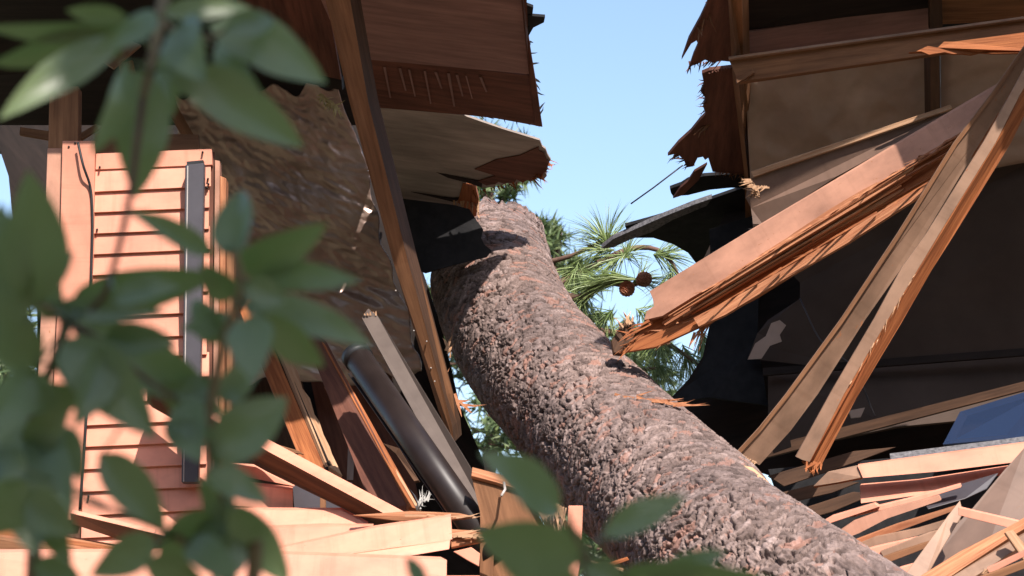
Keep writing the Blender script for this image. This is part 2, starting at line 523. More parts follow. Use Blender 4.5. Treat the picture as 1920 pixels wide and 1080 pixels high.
for (x, y) in ((129, 275), (141, 268), (187, 313), (380, 285), (391, 345), (388, 352), (390, 335), (182, 430), (166, 930)):
    tube('nail', [at(x, y, WY - .036), at(x, y, WY - .005)], .005, 'black', wall, 8)
# downspout (fixed to the wall)
ds = prism('downspout', [(347, 309), (383, 305), (372, 905), (340, 905)], .055, 'metal', wall, WY - .105, .004)
prism('downspout_seam', [(351, 311), (353, 311), (345, 903), (343.5, 903)], .004, 'metal_edge', ds, WY - .109, 0)
prism('downspout_mouth', [(350, 303), (381, 300), (381, 307), (350, 310)], .045, 'black', ds, WY - .098, 0)  # solid black block stands in for the dark inside of the open top

# lower parts of the front wall, under the wreck
lw = thing('lower_house_wall', 'plain lower front wall under the heap of broken peach boards', 'wall', Vector((-1.2, 10.9, 0)))
def wbox(name, lo, hi, mat, parent):
    x0, y0, z0 = lo; x1, y1, z1 = hi
    v = [(x0, y0, z0), (x1, y0, z0), (x1, y1, z0), (x0, y1, z0), (x0, y0, z1), (x1, y0, z1), (x1, y1, z1), (x0, y1, z1)]
    f = [(0, 3, 2, 1), (4, 5, 6, 7), (0, 1, 5, 4), (1, 2, 6, 5), (2, 3, 7, 6), (3, 0, 4, 7)]
    vs = [Vector(p) for p in v]
    return to_world_mesh(name, vs, f, mat, parent, axis_uv(vs))
wbox('wall_panel', (-2.35, 10.72, 0), (-.1, 10.9, 2.52), 'peach', lw)
rw = thing('lower_house_wall', 'plain lower front wall under the broken slats right of the trunk', 'wall', Vector((2.4, 10.9, 0)))
wbox('wall_panel', (1.75, 10.72, 0), (4.2, 10.9, 2.45), 'peach', rw)

# interior partition that closes the view on the left
ip = thing('inner_wall', 'dark brown inner wall deep behind the leaning timbers', 'wall', Vector((-1.6, 13.9, 0)))
prism('wall_panel', [(-120, -200), (760, -200), (770, 440), (830, 620), (862, 760), (905, 860), (930, 1010), (930, 1500), (60, 1500), (70, 580), (40, 500), (22, 392), (16, 330), (0, 282), (-120, 262)], .1, 'dark', ip, 13.9)  # near-black colour gives this wall its shade
prism('stud', [(430, 560), (452, 560), (520, 1010), (496, 1010)], .09, 'stud_dark', ip, 13.7)
prism('wall_board', [(560, 600), (720, 640), (800, 1000), (640, 1000)], .02, 'ply_red', ip, 13.6)
prism('wall_board', [(410, 700), (560, 690), (640, 1000), (420, 1000)], .02, 'stud_dark', ip, 13.5)

# ================================================================== left roof section
RLY = lambda py: 10.65 + py * .0060
def rl(px, py, d=0.0): return (px, py, RLY(py) + d)
rf = thing('roof_section', 'torn brown roof deck hanging left of the open sky', 'roof', at(760, 120, RLY(120)))
GR = at(1000, 250, RLY(250)) - at(700, 200, RLY(200))
deckA = [rl(560, -95), rl(978, -95), rl(984, 10), rl(990, 60), rl(1001, 140), rl(870, 128), rl(650, 108)]
prism('roof_deck', deckA, .02, 'ply', rf, grain=GR)
prism('roof_deck', [rl(640, 108), rl(800, 120), rl(1002, 143), rl(1017, 238), rl(990, 233), rl(930, 222), rl(868, 215), rl(690, 202)], .012, 'ply_red', rf, grain=GR)
plank = [rl(660, 196), rl(868, 216), rl(940, 241), rl(1012, 263)] + [rl(*p) for p in jag((1012, 263), (1033, 300), 4, 5)] + [rl(1033, 300)] + \
        [rl(*p) for p in jag((1033, 300), (1018, 338), 5, 8)] + [rl(1018, 338)] + [rl(*p) for p in jag((1018, 338), (905, 352), 12, 8)] + \
        [rl(905, 352), rl(872, 340), rl(884, 360), rl(896, 378), rl(880, 392), rl(846, 384), rl(740, 388), rl(700, 300)]
prism('roof_deck', plank, .012, 'ply_grey', rf, grain=GR)
prism('torn_veneer', [rl(p[0], p[1], -.022) for p in [(890, 318), (930, 300), (975, 292), (1010, 276)] + jag((1010, 276), (1030, 304), 4, 4) + [(1030, 304)] + jag((1030, 304), (1014, 336), 5, 6) + [(1014, 336)] + jag((1014, 336), (912, 348), 12, 6) + [(912, 348), (896, 340), (930, 330)]], .006, 'ply_red', rf, grain=GR)
prism('dark_split_strip', [rl(815, 322, -.02), rl(850, 330, -.02), rl(905, 341, -.02), rl(903, 352, -.02), rl(872, 342, -.02), rl(840, 334, -.02)], .004, 'dark', rf)  # dark strips on the deck paint the shade of open splits
prism('dark_split_strip', [rl(770, 360, -.02), rl(850, 372, -.02), rl(880, 368, -.02), rl(850, 379, -.02)], .004, 'dark', rf)
slivers('splinters', (1033, 300), (1000, 340), (1, .8), 14, 26, 2.2, 'raw_red', rf, RLY(310), RLY(330), 3)
slivers('splinters', (995, 338), (880, 362), (.3, 1), 16, 16, 2.5, 'raw_red', rf, RLY(330), RLY(340), 4)
slivers('splinters', (900, 385), (850, 382), (0.1, 1), 9, 46, 2.2, 'raw_pale', rf, RLY(380) - .03, RLY(380) - .03, 5, .15)
prism('torn_wood', [rl(868, 345, -.02), rl(892, 352, -.02), rl(898, 375, -.02), rl(893, 405, -.02), rl(872, 412, -.02), rl(866, 385, -.02), rl(858, 380, -.02)], .03, 'raw_red', rf)
flap = [(735, 370, 12.45), (850, 384, 12.45), (880, 392, 12.45), (893, 412, 12.45), (906, 430, 12.45), (902, 446, 12.45), (908, 458, 12.45), (922, 470, 12.45), (912, 482, 12.45), (890, 487, 12.45), (868, 492, 12.45), (838, 500, 12.45), (798, 512, 12.45), (770, 500, 12.45), (740, 450, 12.45)]
prism('roofing_felt', flap, .012, 'felt', rf)
prism('edge_board', [rl(972, -95, -.03), rl(984, -95, -.03), rl(990, 60, -.03), rl(1008, 170, -.03), rl(1017, 238, -.03), rl(1004, 236, -.03), rl(994, 150, -.03)], .045, 'ply_red', rf)
prism('shingle', [rl(984, 8), rl(1000, 14), rl(998, 30), rl(1022, 32), rl(1020, 42), rl(1000, 52), rl(992, 66), rl(990, 80), rl(984, 60)], .014, 'felt', rf)
prism('shingle', [rl(986, 68), rl(995, 84), rl(990, 96)], .012, 'felt', rf)
slivers('felt_shreds', (986, 20), (1016, 230), (1, .4), 11, 17, 3.5, 'felt', rf, RLY(20) + .02, RLY(230) + .02, 7, .7)
slivers('splinters', (1016, 236), (880, 214), (.6, 1), 6, 12, 1.6, 'ply_red', rf, RLY(236), RLY(214), 8, .5)
slivers('splinters', (700, 300), (760, 388), (1, .3), 12, 30, 2.0, 'ply_grey', rf, RLY(330) - .02, RLY(388) - .02, 10, .3)
for k in range(9):
    x0 = 715 + k * 24 + random.uniform(-11, 11); lo = random.uniform(-34, 0); ww = random.uniform(2, 6)
    prism('glue_streak', [rl(x0, 126 + k * 2.4, -.03), rl(x0 + ww, 126 + k * 2.4, -.03), rl(x0 + 12 + ww * .6, 192 + k * 1.6 + lo, -.03), rl(x0 + 12, 192 + k * 1.6 + lo, -.03)], .002, 'ply', rf, bevel=0)
# rafter that slants across the deck down to the trunk
prism('rafter', [(588, -95, 10.05), (640, -95, 10.05), (690, 190, 10.5), (765, 490, 11.0), (848, 800, 11.5), (851, 830, 11.55), (822, 770, 11.5), (740, 500, 11.0), (655, 190, 10.5)], (20, -4, .14), 'stud', rf, side='stud_dark')  # sides in the darker timber stand in for the shaded face
prism('rafter_scab', [(735, 440, 11.02), (757, 446, 11.02), (838, 740, 11.45), (846, 824, 11.55), (828, 785, 11.5)], (12, -2, .05), 'stud', rf)
for (x, y, Y) in ((742, 545, 10.99), (800, 640, 11.2), (815, 715, 11.3), (808, 690, 11.3), (776, 620, 11.1), (690, 320, 10.65)):
    tube('nail', [at(x, y, Y - .03), at(x, y, Y + .03)], .004, 'metal_edge', rf, 6)
# soffit at the top left
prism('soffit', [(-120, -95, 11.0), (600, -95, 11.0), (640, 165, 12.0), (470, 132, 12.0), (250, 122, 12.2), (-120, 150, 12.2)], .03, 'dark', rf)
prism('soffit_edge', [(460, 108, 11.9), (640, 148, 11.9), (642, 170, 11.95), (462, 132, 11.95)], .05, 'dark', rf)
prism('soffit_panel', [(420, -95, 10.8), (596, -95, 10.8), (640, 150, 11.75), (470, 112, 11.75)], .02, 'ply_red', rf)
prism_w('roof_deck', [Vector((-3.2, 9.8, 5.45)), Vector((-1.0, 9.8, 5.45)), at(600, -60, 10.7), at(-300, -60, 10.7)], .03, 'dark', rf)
prism_w('roof_deck', [Vector((-.80, 9.25, 5.8)), Vector((-.08, 9.25, 5.8)), at(975, -85, 10.35), at(610, -85, 10.45)], .03, 'ply', rf)  # eave carried forward out of view to shade the rafter

prism_w('roof_deck', [Vector((-3.6, 10.75, 5.52)), Vector((-.62, 10.75, 5.52)), Vector((-.62, 13.4, 5.45)), Vector((-3.6, 13.4, 5.45))], .03, 'dark', rf)  # overhead deck added to shade the inner wall and foil
# crumpled foil insulation
def crumple(u, v):
    p = Vector((u * 3.0, v * 11.0 - u * 3.5, 1.7))
    a = 1 - abs(mnoise.noise(p)) * 2
    b = 1 - abs(mnoise.noise(p * 2.3 + Vector((3, 1, 2)))) * 2
    c = mnoise.noise(p * .6)
    return .018 * a + .014 * b + .05 * c + .008 * (1 - 2 * abs(mnoise.noise(p * 5.5))) + .003 * mnoise.noise(p * 11)
fo = sheet('foil_insulation', (330, 175, 12.6), (640, 160, 12.5), (790, 700, 13.2), (380, 720, 13.3), 110, 130, crumple, 'foil', None, .004, .05)
tag(fo, 'crumpled brown foil insulation sheet hanging beside the slanted rafter', 'insulation')
yf = slivers('fibre_tuft', (600, 178), (634, 205), (-.2, 1), 40, 26, 2.5, 'yellow', None, 12.25, 12.3, 9, .9)
tag(yf, 'small tuft of yellow fibre caught at the top of the foil', 'fibre tuft')

# loose bits in the dark at the top left
tag(prism('broken_board', [(188, 112), (236, 72), (264, 84), (212, 128)], .03, 'tan', None, 11.4), 'short pale broken board end poking out above the hanging leaf', 'board')
tag(prism('broken_board', [(222, 120), (248, 112), (254, 138), (228, 150)], .03, 'raw_red', None, 11.5), 'orange stub of wood just under the pale board end', 'board')
tag(prism('broken_lath', [(38, 238), (94, 246), (94, 262), (36, 252)], .03, 'stud', None, 11.2), 'short lath sticking out left of the corner post', 'lath')
tag(prism('broken_lath', [(300, 150), (316, 170), (372, 268), (352, 275), (312, 205)], .04, 'stud', None, 11.6), 'brown stick leaning up behind the top of the siding', 'lath')
tag(prism('broken_lath', [(130, 262), (180, 232), (186, 242), (140, 270)], .02, 'stud', None, 11.0), 'thin slat crossing behind the corner post at the wall top', 'lath')
tag(prism('broken_board', [(178, 250), (372, 252), (374, 284), (178, 286)], .03, 'stud', None, 10.9), 'brown board lying flat along the top of the siding', 'board')
tag(prism('broken_board', [(395, 330), (424, 356), (418, 366), (398, 350)], .02, 'tan', None, 10.75), 'small torn piece of wood at the right edge of the siding', 'board')

# ================================================================== timbers in the middle left
t = thing('split_stud', 'tall split stud with golden edge leaning behind the lit board', 'stud', at(560, 890, 11.3))
prism('stud_face', [(440, 560, 11.9), (474, 560, 11.9), (610, 880, 11.2), (578, 900, 11.2)], .05, 'raw_red', t)
prism('stud_core', [(470, 565, 11.9), (486, 560, 11.9), (618, 870, 11.2), (606, 892, 11.2)], .06, 'dark', t)
prism('stud_edge', [(484, 560, 11.88), (502, 560, 11.88)] + [(p[0], p[1], 11.88 - .66 * (p[1] - 560) / 330) for p in jag((502, 560), (640, 890), 14, 5)] + [(642, 892, 11.2), (612, 872, 11.2)], .05, 'raw_pale', t)
t = thing('roof_batten', 'red brown board with bright edge leaning left of the dark pipe', 'board', at(760, 960, 11.0))
prism('board_face', [(560, 600, 11.7), (612, 640, 11.6), (770, 945, 10.9), (784, 962, 10.9), (700, 960, 10.95)], .03, 'ply_red', t)
prism('board_edge', [(604, 640, 11.59), (622, 660, 11.57), (788, 955, 10.88), (768, 950, 10.88)], .03, 'raw_red', t)
prism('edge_strip', [(622, 680, 11.54), (627, 684, 11.54), (790, 958, 10.86), (784, 958, 10.86)], .012, 'raw_pale', t)
tag(prism('broken_lath', [(515, 832, 11.0), (560, 845, 11.0), (570, 852, 11.0), (520, 845, 11.0)], .02, 'stud', None), 'thin dark stick behind the upper end of the long lit board', 'lath')
tag(prism('broken_lath', [(716, 830, 11.5), (748, 840, 11.5), (785, 900, 11.3), (776, 902, 11.3), (742, 850, 11.5)], .02, 'stud_dark', None), 'bent brown lath between red batten and dark pipe', 'lath')
tag(prism('torn_paper', [(655, 780, 11.4), (668, 788, 11.4), (662, 900, 11.4), (650, 900, 11.4)], .003, 'ply_grey', None), 'thin torn strip of paper hanging beside the split stud', 'paper')
sf = slivers('torn_fibre', (780, 950), (806, 930), (.3, -1), 16, 44, 1.6, 'cobweb', None, 10.8, 10.85, 22, .35)
tag(sf, 'wisp of pale torn fibre at the foot of the red batten', 'fibre tuft')

# dark pipe
pa, pb = at(672, 672, 10.75), at(905, 1010, 10.05)
pipe = thing('round_pipe', 'dark brown round pipe leaning down beside the tree trunk', 'pipe', pb)
tube('pipe_body', [pa, pa.lerp(pb, .5), pb + (pb - pa) * .1], .066, 'pipe', pipe, 32)
ax = (pa - pb).normalized()
tube('end_collar', [pa - ax * .01, pa + ax * .035], .072, 'black', pipe, 32)
tube('end_plug', [pa + ax * .033, pa + ax * .045], .05, 'pipe', pipe, 24)
tube('end_bolt', [pa + ax * .045, pa + ax * .07], .013, 'metal_edge', pipe, 12)
t = thing('fascia_board', 'grey brown plank lying along the right side of the dark pipe', 'board', at(900, 990, 10.1))
prism('plank', [(678, 596, 10.9), (690, 578, 10.9), (708, 592, 10.9), (925, 945, 10.15), (940, 1010, 10.1), (905, 1010, 10.1)], .03, 'pipe_board', t)
slivers('splinters', (684, 590), (706, 590), (-.3, -1), 7, 14, 2.5, 'raw_pale', t, 10.9, 10.9, 31)
tag(prism('thin_rod', [(652, 700, 10.9), (657, 698, 10.9), (840, 960, 10.3), (834, 962, 10.3)], .01, 'pipe', None), 'thin dark rod along the left side of the dark pipe', 'rod')

# ================================================================== fallen pine
ctr_px = [(1400, 1085, 9.7, .76), (1275, 962, 10.4, .75), (1115, 803, 11.4, .735), (982, 650, 12.4, .73), (930, 545, 13.1, .725), (926, 500, 13.5, .70), (926, 466, 13.82, .65)]
base_pts = [(2.35, 6.0, .15, 1.05), (1.95, 7.4, 1.0, .86), (1.52, 8.7, 1.85, .79)]
ctr = [np.array(p) for p in base_pts] + [np.array([*at(p[0], p[1], p[2]), p[3]]) for p in ctr_px]
pine = thing('fallen_pine', 'huge fallen pine trunk that crashed through the middle of the roof', 'pine tree', Vector((2.35, 6.0, 0)))
def build_trunk():
    NA, NL = 540, 1300
    # more rows where the trunk is in view
    s = np.concatenate([np.linspace(0, 2.4, 90, endpoint=False), np.linspace(2.4, 9.0, NL - 90)]) / 9.0
    c = np.array(spline(ctr, 400))
    L = np.concatenate([[0], np.cumsum(np.linalg.norm(np.diff(c[:, :3], axis=0), axis=1))])
    par = np.linspace(0, 1, 400)
    P = np.stack([np.interp(s, par, c[:, k]) for k in range(4)], 1)
    Ls = np.interp(s, par, L)
    T = np.gradient(P[:, :3], axis=0); T /= np.linalg.norm(T, axis=1)[:, None]
    n0 = np.cross(T, np.array([0, 0, 1.0])); n0 /= np.linalg.norm(n0, axis=1)[:, None]
    b0 = np.cross(n0, T)
    ang = np.linspace(0, 2 * np.pi, NA, endpoint=False)
    R = P[:, 3] / 2
    circ = 2 * np.pi * .37
    U = np.broadcast_to(ang / (2 * np.pi) * circ, (NL, NA)).copy()
    V = np.broadcast_to(Ls[:, None], (NL, NA)).copy()
    def hsh(i, j, k):
        h = (i * 374761393 + j * 668265263 + k * 974711) & 0xffffffff
        h = ((h ^ (h >> 13)) * 1274126177) & 0xffffffff
        return ((h ^ (h >> 16)) & 0xffff) / 65535.0
    def vnoise(u, v, cu, cv, k):
        nu = max(1, int(round(circ / cu)))
        x = u / circ * nu; y = v / cv
        i = np.floor(x).astype(np.int64); j = np.floor(y).astype(np.int64)
        fx = x - i; fy = y - j
        fx = fx * fx * (3 - 2 * fx); fy = fy * fy * (3 - 2 * fy)
        a = hsh(i % nu, j, k); b = hsh((i + 1) % nu, j, k); c_ = hsh(i % nu, j + 1, k); d = hsh((i + 1) % nu, j + 1, k)
        return (a * (1 - fx) + b * fx) * (1 - fy) + (c_ * (1 - fx) + d * fx) * fy
    def voro(u, v, cu, cv, k):
        nu = max(1, int(round(circ / cu)))
        x = u / circ * nu; y = v / cv
        i0 = np.floor(x).astype(np.int64); j0 = np.floor(y).astype(np.int64)
        f1 = np.full(u.shape, 9.0); f2 = np.full(u.shape, 9.0); idv = np.zeros(u.shape); gx = np.zeros(u.shape); gy = np.zeros(u.shape)
        for di in (-1, 0, 1):
            for dj in (-1, 0, 1):
                i = i0 + di; j = j0 + dj; iw = i % nu
                sx = i + .5 + .85 * (hsh(iw, j, k) - .5); sy = j + .5 + .85 * (hsh(iw, j, k + 7) - .5)
                d = np.sqrt((x - sx) ** 2 + (y - sy) ** 2)
                m = d < f1
                f2 = np.where(m, f1, np.minimum(f2, d))
                idv = np.where(m, hsh(iw, j, k + 19), idv)
                gx = np.where(m, x - sx, gx); gy = np.where(m, y - sy, gy)
                f1 = np.where(m, d, f1)
        return f1, f2, idv, gx, gy
    wu = (vnoise(U, V, .09, .09, 3) - .5) * .06 + (vnoise(U, V, .03, .02, 4) - .5) * .016
    wv = (vnoise(U, V, .07, .07, 5) - .5) * .05 + (vnoise(U, V, .025, .025, 6) - .5) * .022
    U2 = np.mod(U + wu, circ); V2 = V + wv
    f1, f2, idv, gx, gy = voro(U2, V2, .085, .030, 1)
    e = f2 - f1
    msk = np.clip((vnoise(U, V, .09, .06, 21) - .25) / .25, 0, 1)
    crack = np.clip(1 - e / .15, 0, 1) * msk
    tl = hsh((idv * 9999).astype(np.int64), 3, 5) - .35
    h = -crack ** .5 * .036 + (idv - .5) * .006 + gy * .009 * tl + gx * .004 * tl
    fall = (idv > .90) * np.clip(e / .2, 0, 1)
    h -= fall * .006
    f1, f2, idv2, gx2, gy2 = voro(U2, V2, .034, .013, 31)
    c2_ = np.clip(1 - (f2 - f1) / .16, 0, 1) * np.clip((vnoise(U, V, .05, .04, 22) - .42) / .25, 0, 1)
    h += -c2_ ** .7 * .012 + (idv2 - .5) * .0025 + gy2 * .003
    h += (vnoise(U, V, .009, .007, 8) - .5) * .0022
    pits = np.clip((vnoise(U2, V2, .034, .012, 40) - .74) / .07, 0, 1)
    h -= pits * .036
    tint = np.clip(.4 * idv + .3 * idv2 + .3 * vnoise(U, V, .05, .03, 61), 0, 1)
    redm = np.clip(fall + (idv2 > .965) * .8, 0, 1)
    h += (vnoise(U, V, .3, .35, 12) - .5) * .03
    h *= .8
    # snapped top: the end rows are ragged
    end = np.clip((Ls[:, None] - (Ls[-1] - .05)) / .05, 0, 1)
    Rr = R[:, None] + h
    Pw = P[:, None, :3] + (np.cos(ang)[None, :, None] * n0[:, None, :] + np.sin(ang)[None, :, None] * b0[:, None, :]) * Rr[:, :, None]
    rag = (vnoise(U, V * 0, .09, 1, 50) - .5) * .26 + (vnoise(U, V * 0, .025, 1, 51) - .5) * .12
    near = np.clip((Ls[:, None] - (Ls[-1] - .5)) / .5, 0, 1)
    Pw = Pw + T[:, None, :] * (rag * near ** 1.5)[:, :, None]
    verts = Pw.reshape(-1, 3)
    idx = np.arange(NL * NA).reshape(NL, NA)
    a = idx[:-1]; b = np.roll(idx, -1, 1)[:-1]; c2 = np.roll(idx, -1, 1)[1:]; d2 = idx[1:]
    quads = np.stack([a, b, c2, d2], -1).reshape(-1, 4)
    # end caps
    cap0 = len(verts); verts = np.vstack([verts, P[0, :3], P[-1, :3] - T[-1] * .12])
    org = np.array(tuple(pine.location))
    me = bpy.data.meshes.new('trunk')
    tri0 = [(int(idx[0, (k + 1) % NA]), int(idx[0, k]), cap0) for k in range(NA)]
    tri1 = [(int(idx[-1, k]), int(idx[-1, (k + 1) % NA]), cap0 + 1) for k in range(NA)]
    me.vertices.add(len(verts)); me.vertices.foreach_set('co', (verts - org).astype(np.float32).ravel())
    nq = len(quads); ntri = len(tri0) + len(tri1)
    loops = np.concatenate([quads.ravel(), np.array(tri0).ravel(), np.array(tri1).ravel()]).astype(np.int32)
    me.loops.add(len(loops)); me.loops.foreach_set('vertex_index', loops)
    starts = np.concatenate([np.arange(nq) * 4, nq * 4 + np.arange(ntri) * 3]).astype(np.int32)
    me.polygons.add(nq + ntri); me.polygons.foreach_set('loop_start', starts)
    l = me.uv_layers.new(name='UVMap')
    me.update(calc_edges=True)
    for nm, arr in (('plate', tint), ('fresh', redm)):
        at_ = me.attributes.new(nm, 'FLOAT', 'POINT')
        at_.data.foreach_set('value', np.concatenate([arr.ravel(), [0, 0]]).astype(np.float32))
    me.polygons.foreach_set('material_index', np.concatenate([np.zeros(nq), np.ones(ntri)]).astype(np.int32))
    o = link('trunk', me, ['bark', 'raw'], pine, Vector((0, 0, 0)))
    return P, T, n0, b0
TP, TT, TN, TB = build_trunk()
def trunk_surface(px, py, Y): return at(px, py, Y)
# torn bark and splinters on the trunk
slivers('bark_splinters', (1160, 742), (1270, 758), (1, .12), 10, 70, 3.2, 'raw', pine, 10.78, 10.62, 41, .18)
slivers('bark_splinters', (1215, 752), (1295, 762), (1, -.1), 5, 50, 3.0, 'raw', pine, 10.75, 10.6, 43, .15)
slivers('bark_splinters', (1060, 790), (1100, 765), (1, -.6), 7, 34, 4, 'raw_red', pine, 11.05, 11.05, 42, .3)
slivers('bark_splinters', (1120, 780), (1130, 800), (.2, 1), 5, 22, 4, 'raw_pale', pine, 11.02, 11.0, 45, .4)
slivers('bark_splinters', (820, 715), (880, 770), (1, .5), 10, 46, 5, 'raw', pine, 11.7, 11.7, 44, .5)
slivers('bark_splinters', (835, 640), (845, 670), (0.1, -1), 5, 30, 4, 'raw_pale', pine, 12.2, 12.2, 46, .3)
slivers('snapped_fibres', (900, 428), (1000, 436), (0.15, -1), 22, 20, 4, 'raw', pine, 13.8, 13.8, 48, .4)
prism('torn_bark', [(968, 418, 13.72), (985, 424, 13.72), (996, 446, 13.72), (982, 452, 13.72), (974, 436, 13.72)], .03, 'raw_red', pine)
prism('bark_slab', [(1392, 872, 9.96), (1412, 876, 9.96), (1440, 902, 9.92), (1458, 926, 9.9), (1446, 922, 9.9), (1416, 900, 9.92)], .05, 'raw_pale', pine)

def needle_tuft(name, c, d, n, L, mat, parent, seed, w=.0021, cone=1.0, arc=0.55):
    r = random.Random(seed)
    d = d.normalized()
    verts, faces = [], []
    ref = Vector((0, 0, 1)) if abs(d.z) < .9 else Vector((1, 0, 0))
    a1 = d.cross(ref).normalized(); a2 = d.cross(a1)
    for i in range(n):
        ph = r.uniform(0, 2 * math.pi); th = cone * math.sqrt(r.random())
        dd = (d * math.cos(th) + (a1 * math.cos(ph) + a2 * math.sin(ph)) * math.sin(th)).normalized()
        b = c - d * r.uniform(0, .09)
        l = L * r.uniform(.7, 1.05)
        s = dd.cross(Vector((r.uniform(-1, 1), r.uniform(-1, 1), r.uniform(-1, 1)))).normalized()
        s2 = dd.cross(s)
        k = len(verts)
        mid = b + dd * l * .55 - Vector((0, 0, 1)) * l * arc * .12
        tip = b + dd * l - Vector((0, 0, 1)) * l * arc * .4
        verts += [b + s * w, b - s * w * .5 + s2 * w, b - s * w * .5 - s2 * w, mid + s * w, mid - s * w * .5 + s2 * w, mid - s * w * .5 - s2 * w, tip]
        faces += [(k, k + 3, k + 4, k + 1), (k + 1, k + 4, k + 5, k + 2), (k + 2, k + 5, k + 3, k), (k + 3, k + 6, k + 4), (k + 4, k + 6, k + 5), (k + 5, k + 6, k + 3)]
    return to_world_mesh(name, verts, faces, mat, parent)

def cone_mesh(name, c, d, L, R, parent):
    d = d.normalized()
    ref = Vector((0, 0, 1)); a1 = d.cross(ref).normalized(); a2 = d.cross(a1)
    verts, faces = [], []
    n = 90
    for i in range(n):
        t = (i + .5) / n
        ph = i * 2.39996
        rr = R * math.sin(math.pi * min(1, (t * .9 + .08))) ** .7
        o = a1 * math.cos(ph) + a2 * math.sin(ph)
        tn = d.cross(o)
        p = c + d * (t - .5) * L
        k = len(verts)
        w = R * .36
        verts += [p + o * rr * .35, p + o * rr * .9 + tn * w + d * L * .03, p + o * rr * 1.08 + d * L * .075, p + o * rr * .9 - tn * w + d * L * .03, p + o * rr * .85 - d * L * .03]
        faces += [(k, k + 1, k + 2, k + 3), (k, k + 4, k + 1), (k + 1, k + 4, k + 2), (k + 2, k + 4, k + 3), (k + 3, k + 4, k)]
    v2, f2, _ = tube_mesh([c + d * (q - .5) * L for q in (0.02, .25, .5, .75, .97)], [R * .3, R * .62, R * .66, R * .5, R * .1], 10)
    k = len(verts); verts += v2; faces += [tuple(k + i for i in f) for f in f2]
    return to_world_mesh(name, verts, faces, 'cone', parent, axis_uv(verts))

# limbs behind the trunk with long needle tufts
limbs = [
    dict(p=[(985, 520, 13.6), (1080, 560, 13.5), (1130, 530, 13.4), (1180, 535, 13.3), (1210, 525, 13.3)], r=(.03, .012)),
    dict(p=[(1020, 600, 13.4), (1120, 620, 13.6), (1240, 640, 13.7), (1330, 700, 13.8)], r=(.03, .01)),
    dict(p=[(1000, 560, 13.6), (1110, 500, 13.8), (1190, 465, 13.9), (1250, 480, 13.9), (1290, 560, 13.9)], r=(.026, .009)),
    dict(p=[(985, 500, 13.8), (1070, 480, 13.7), (1140, 445, 13.6)], r=(.02, .009)),
    dict(p=[(1060, 640, 13.3), (1160, 690, 13.5), (1240, 690, 13.6)], r=(.022, .008)),
]
limb_obj = []
for L in limbs:
    pts = spline([at(*p) for p in L['p']], 16)
    rr = [L['r'][0] + (L['r'][1] - L['r'][0]) * i / 15 for i in range(16)]
    limb_obj.append(tube('limb', pts, rr, 'twig_brown', pine, 8))
tufts = [ # px, py, Y, direction px, needles, length, limb
    (1135, 445, 13.6, (-.25, -1), 110, .36, 3, 1.1), (1125, 470, 13.6, (-1, .1), 60, .25, 3, .8),
    (1150, 490, 13.6, (-.8, .5), 60, .24, 2, .9), (1180, 470, 13.8, (.2, -.3), 55, .24, 2, 1.2),
    (1120, 530, 13.4, (-1, -.1), 80, .26, 0, .7), (1170, 520, 13.3, (-1, -.15), 110, .30, 0, .35),
    (1205, 520, 13.3, (.8, -.5), 60, .22, 0, 1.0), (1250, 480, 13.9, (.9, .1), 80, .25, 2, 1.1),
    (1285, 550, 13.9, (.3, 1), 70, .25, 2, 1.1), (1255, 530, 13.9, (-.2, 1), 55, .22, 2, 1.2),
    (1090, 570, 13.5, (-.3, 1), 60, .24, 0, 1.2), (1130, 600, 13.6, (-.6, .6), 70, .25, 1, 1.2),
    (1180, 620, 13.6, (0, 1), 60, .25, 1, 1.2), (1240, 650, 13.7, (0, 1), 90, .27, 1, 1.1),
    (1290, 670, 13.8, (.4, 1), 90, .27, 1, 1.0), (1325, 690, 13.8, (.9, .5), 60, .22, 1, 1.1),
    (1320, 640, 13.9, (.2, 1), 60, .26, 1, .8), (1240, 695, 13.6, (.4, .7), 70, .24, 4, 1.2),
    (1190, 690, 13.5, (.2, 1), 60, .22, 4, 1.2), (1075, 510, 13.7, (-.3, .6), 60, .22, 3, 1.3),
    (1050, 560, 13.6, (.3, 1), 50, .22, 0, 1.3), (1110, 640, 13.4, (.6, .4), 60, .22, 4, 1.2), (1215, 590, 13.7, (.6, .3), 60, .24, 1, 1.3),
]
for i, (x, y, Y, d, n, L, k, cn) in enumerate(tufts):
    c = at(x, y, Y)
    dd = at(x + d[0] * 100, y + d[1] * 100, Y + .1) - c
    needle_tuft('needle_tuft', c, dd, n, L, 'needle', limb_obj[k], 100 + i, .0021, cn)
cone_mesh('pine_cone', at(1176, 541, 13.2), at(1160, 560, 13.15) - at(1190, 530, 13.25), .10, .046, limb_obj[0])
cone_mesh('pine_cone', at(1207, 524, 13.25), at(1225, 515, 13.2) - at(1195, 535, 13.3), .10, .046, limb_obj[0])

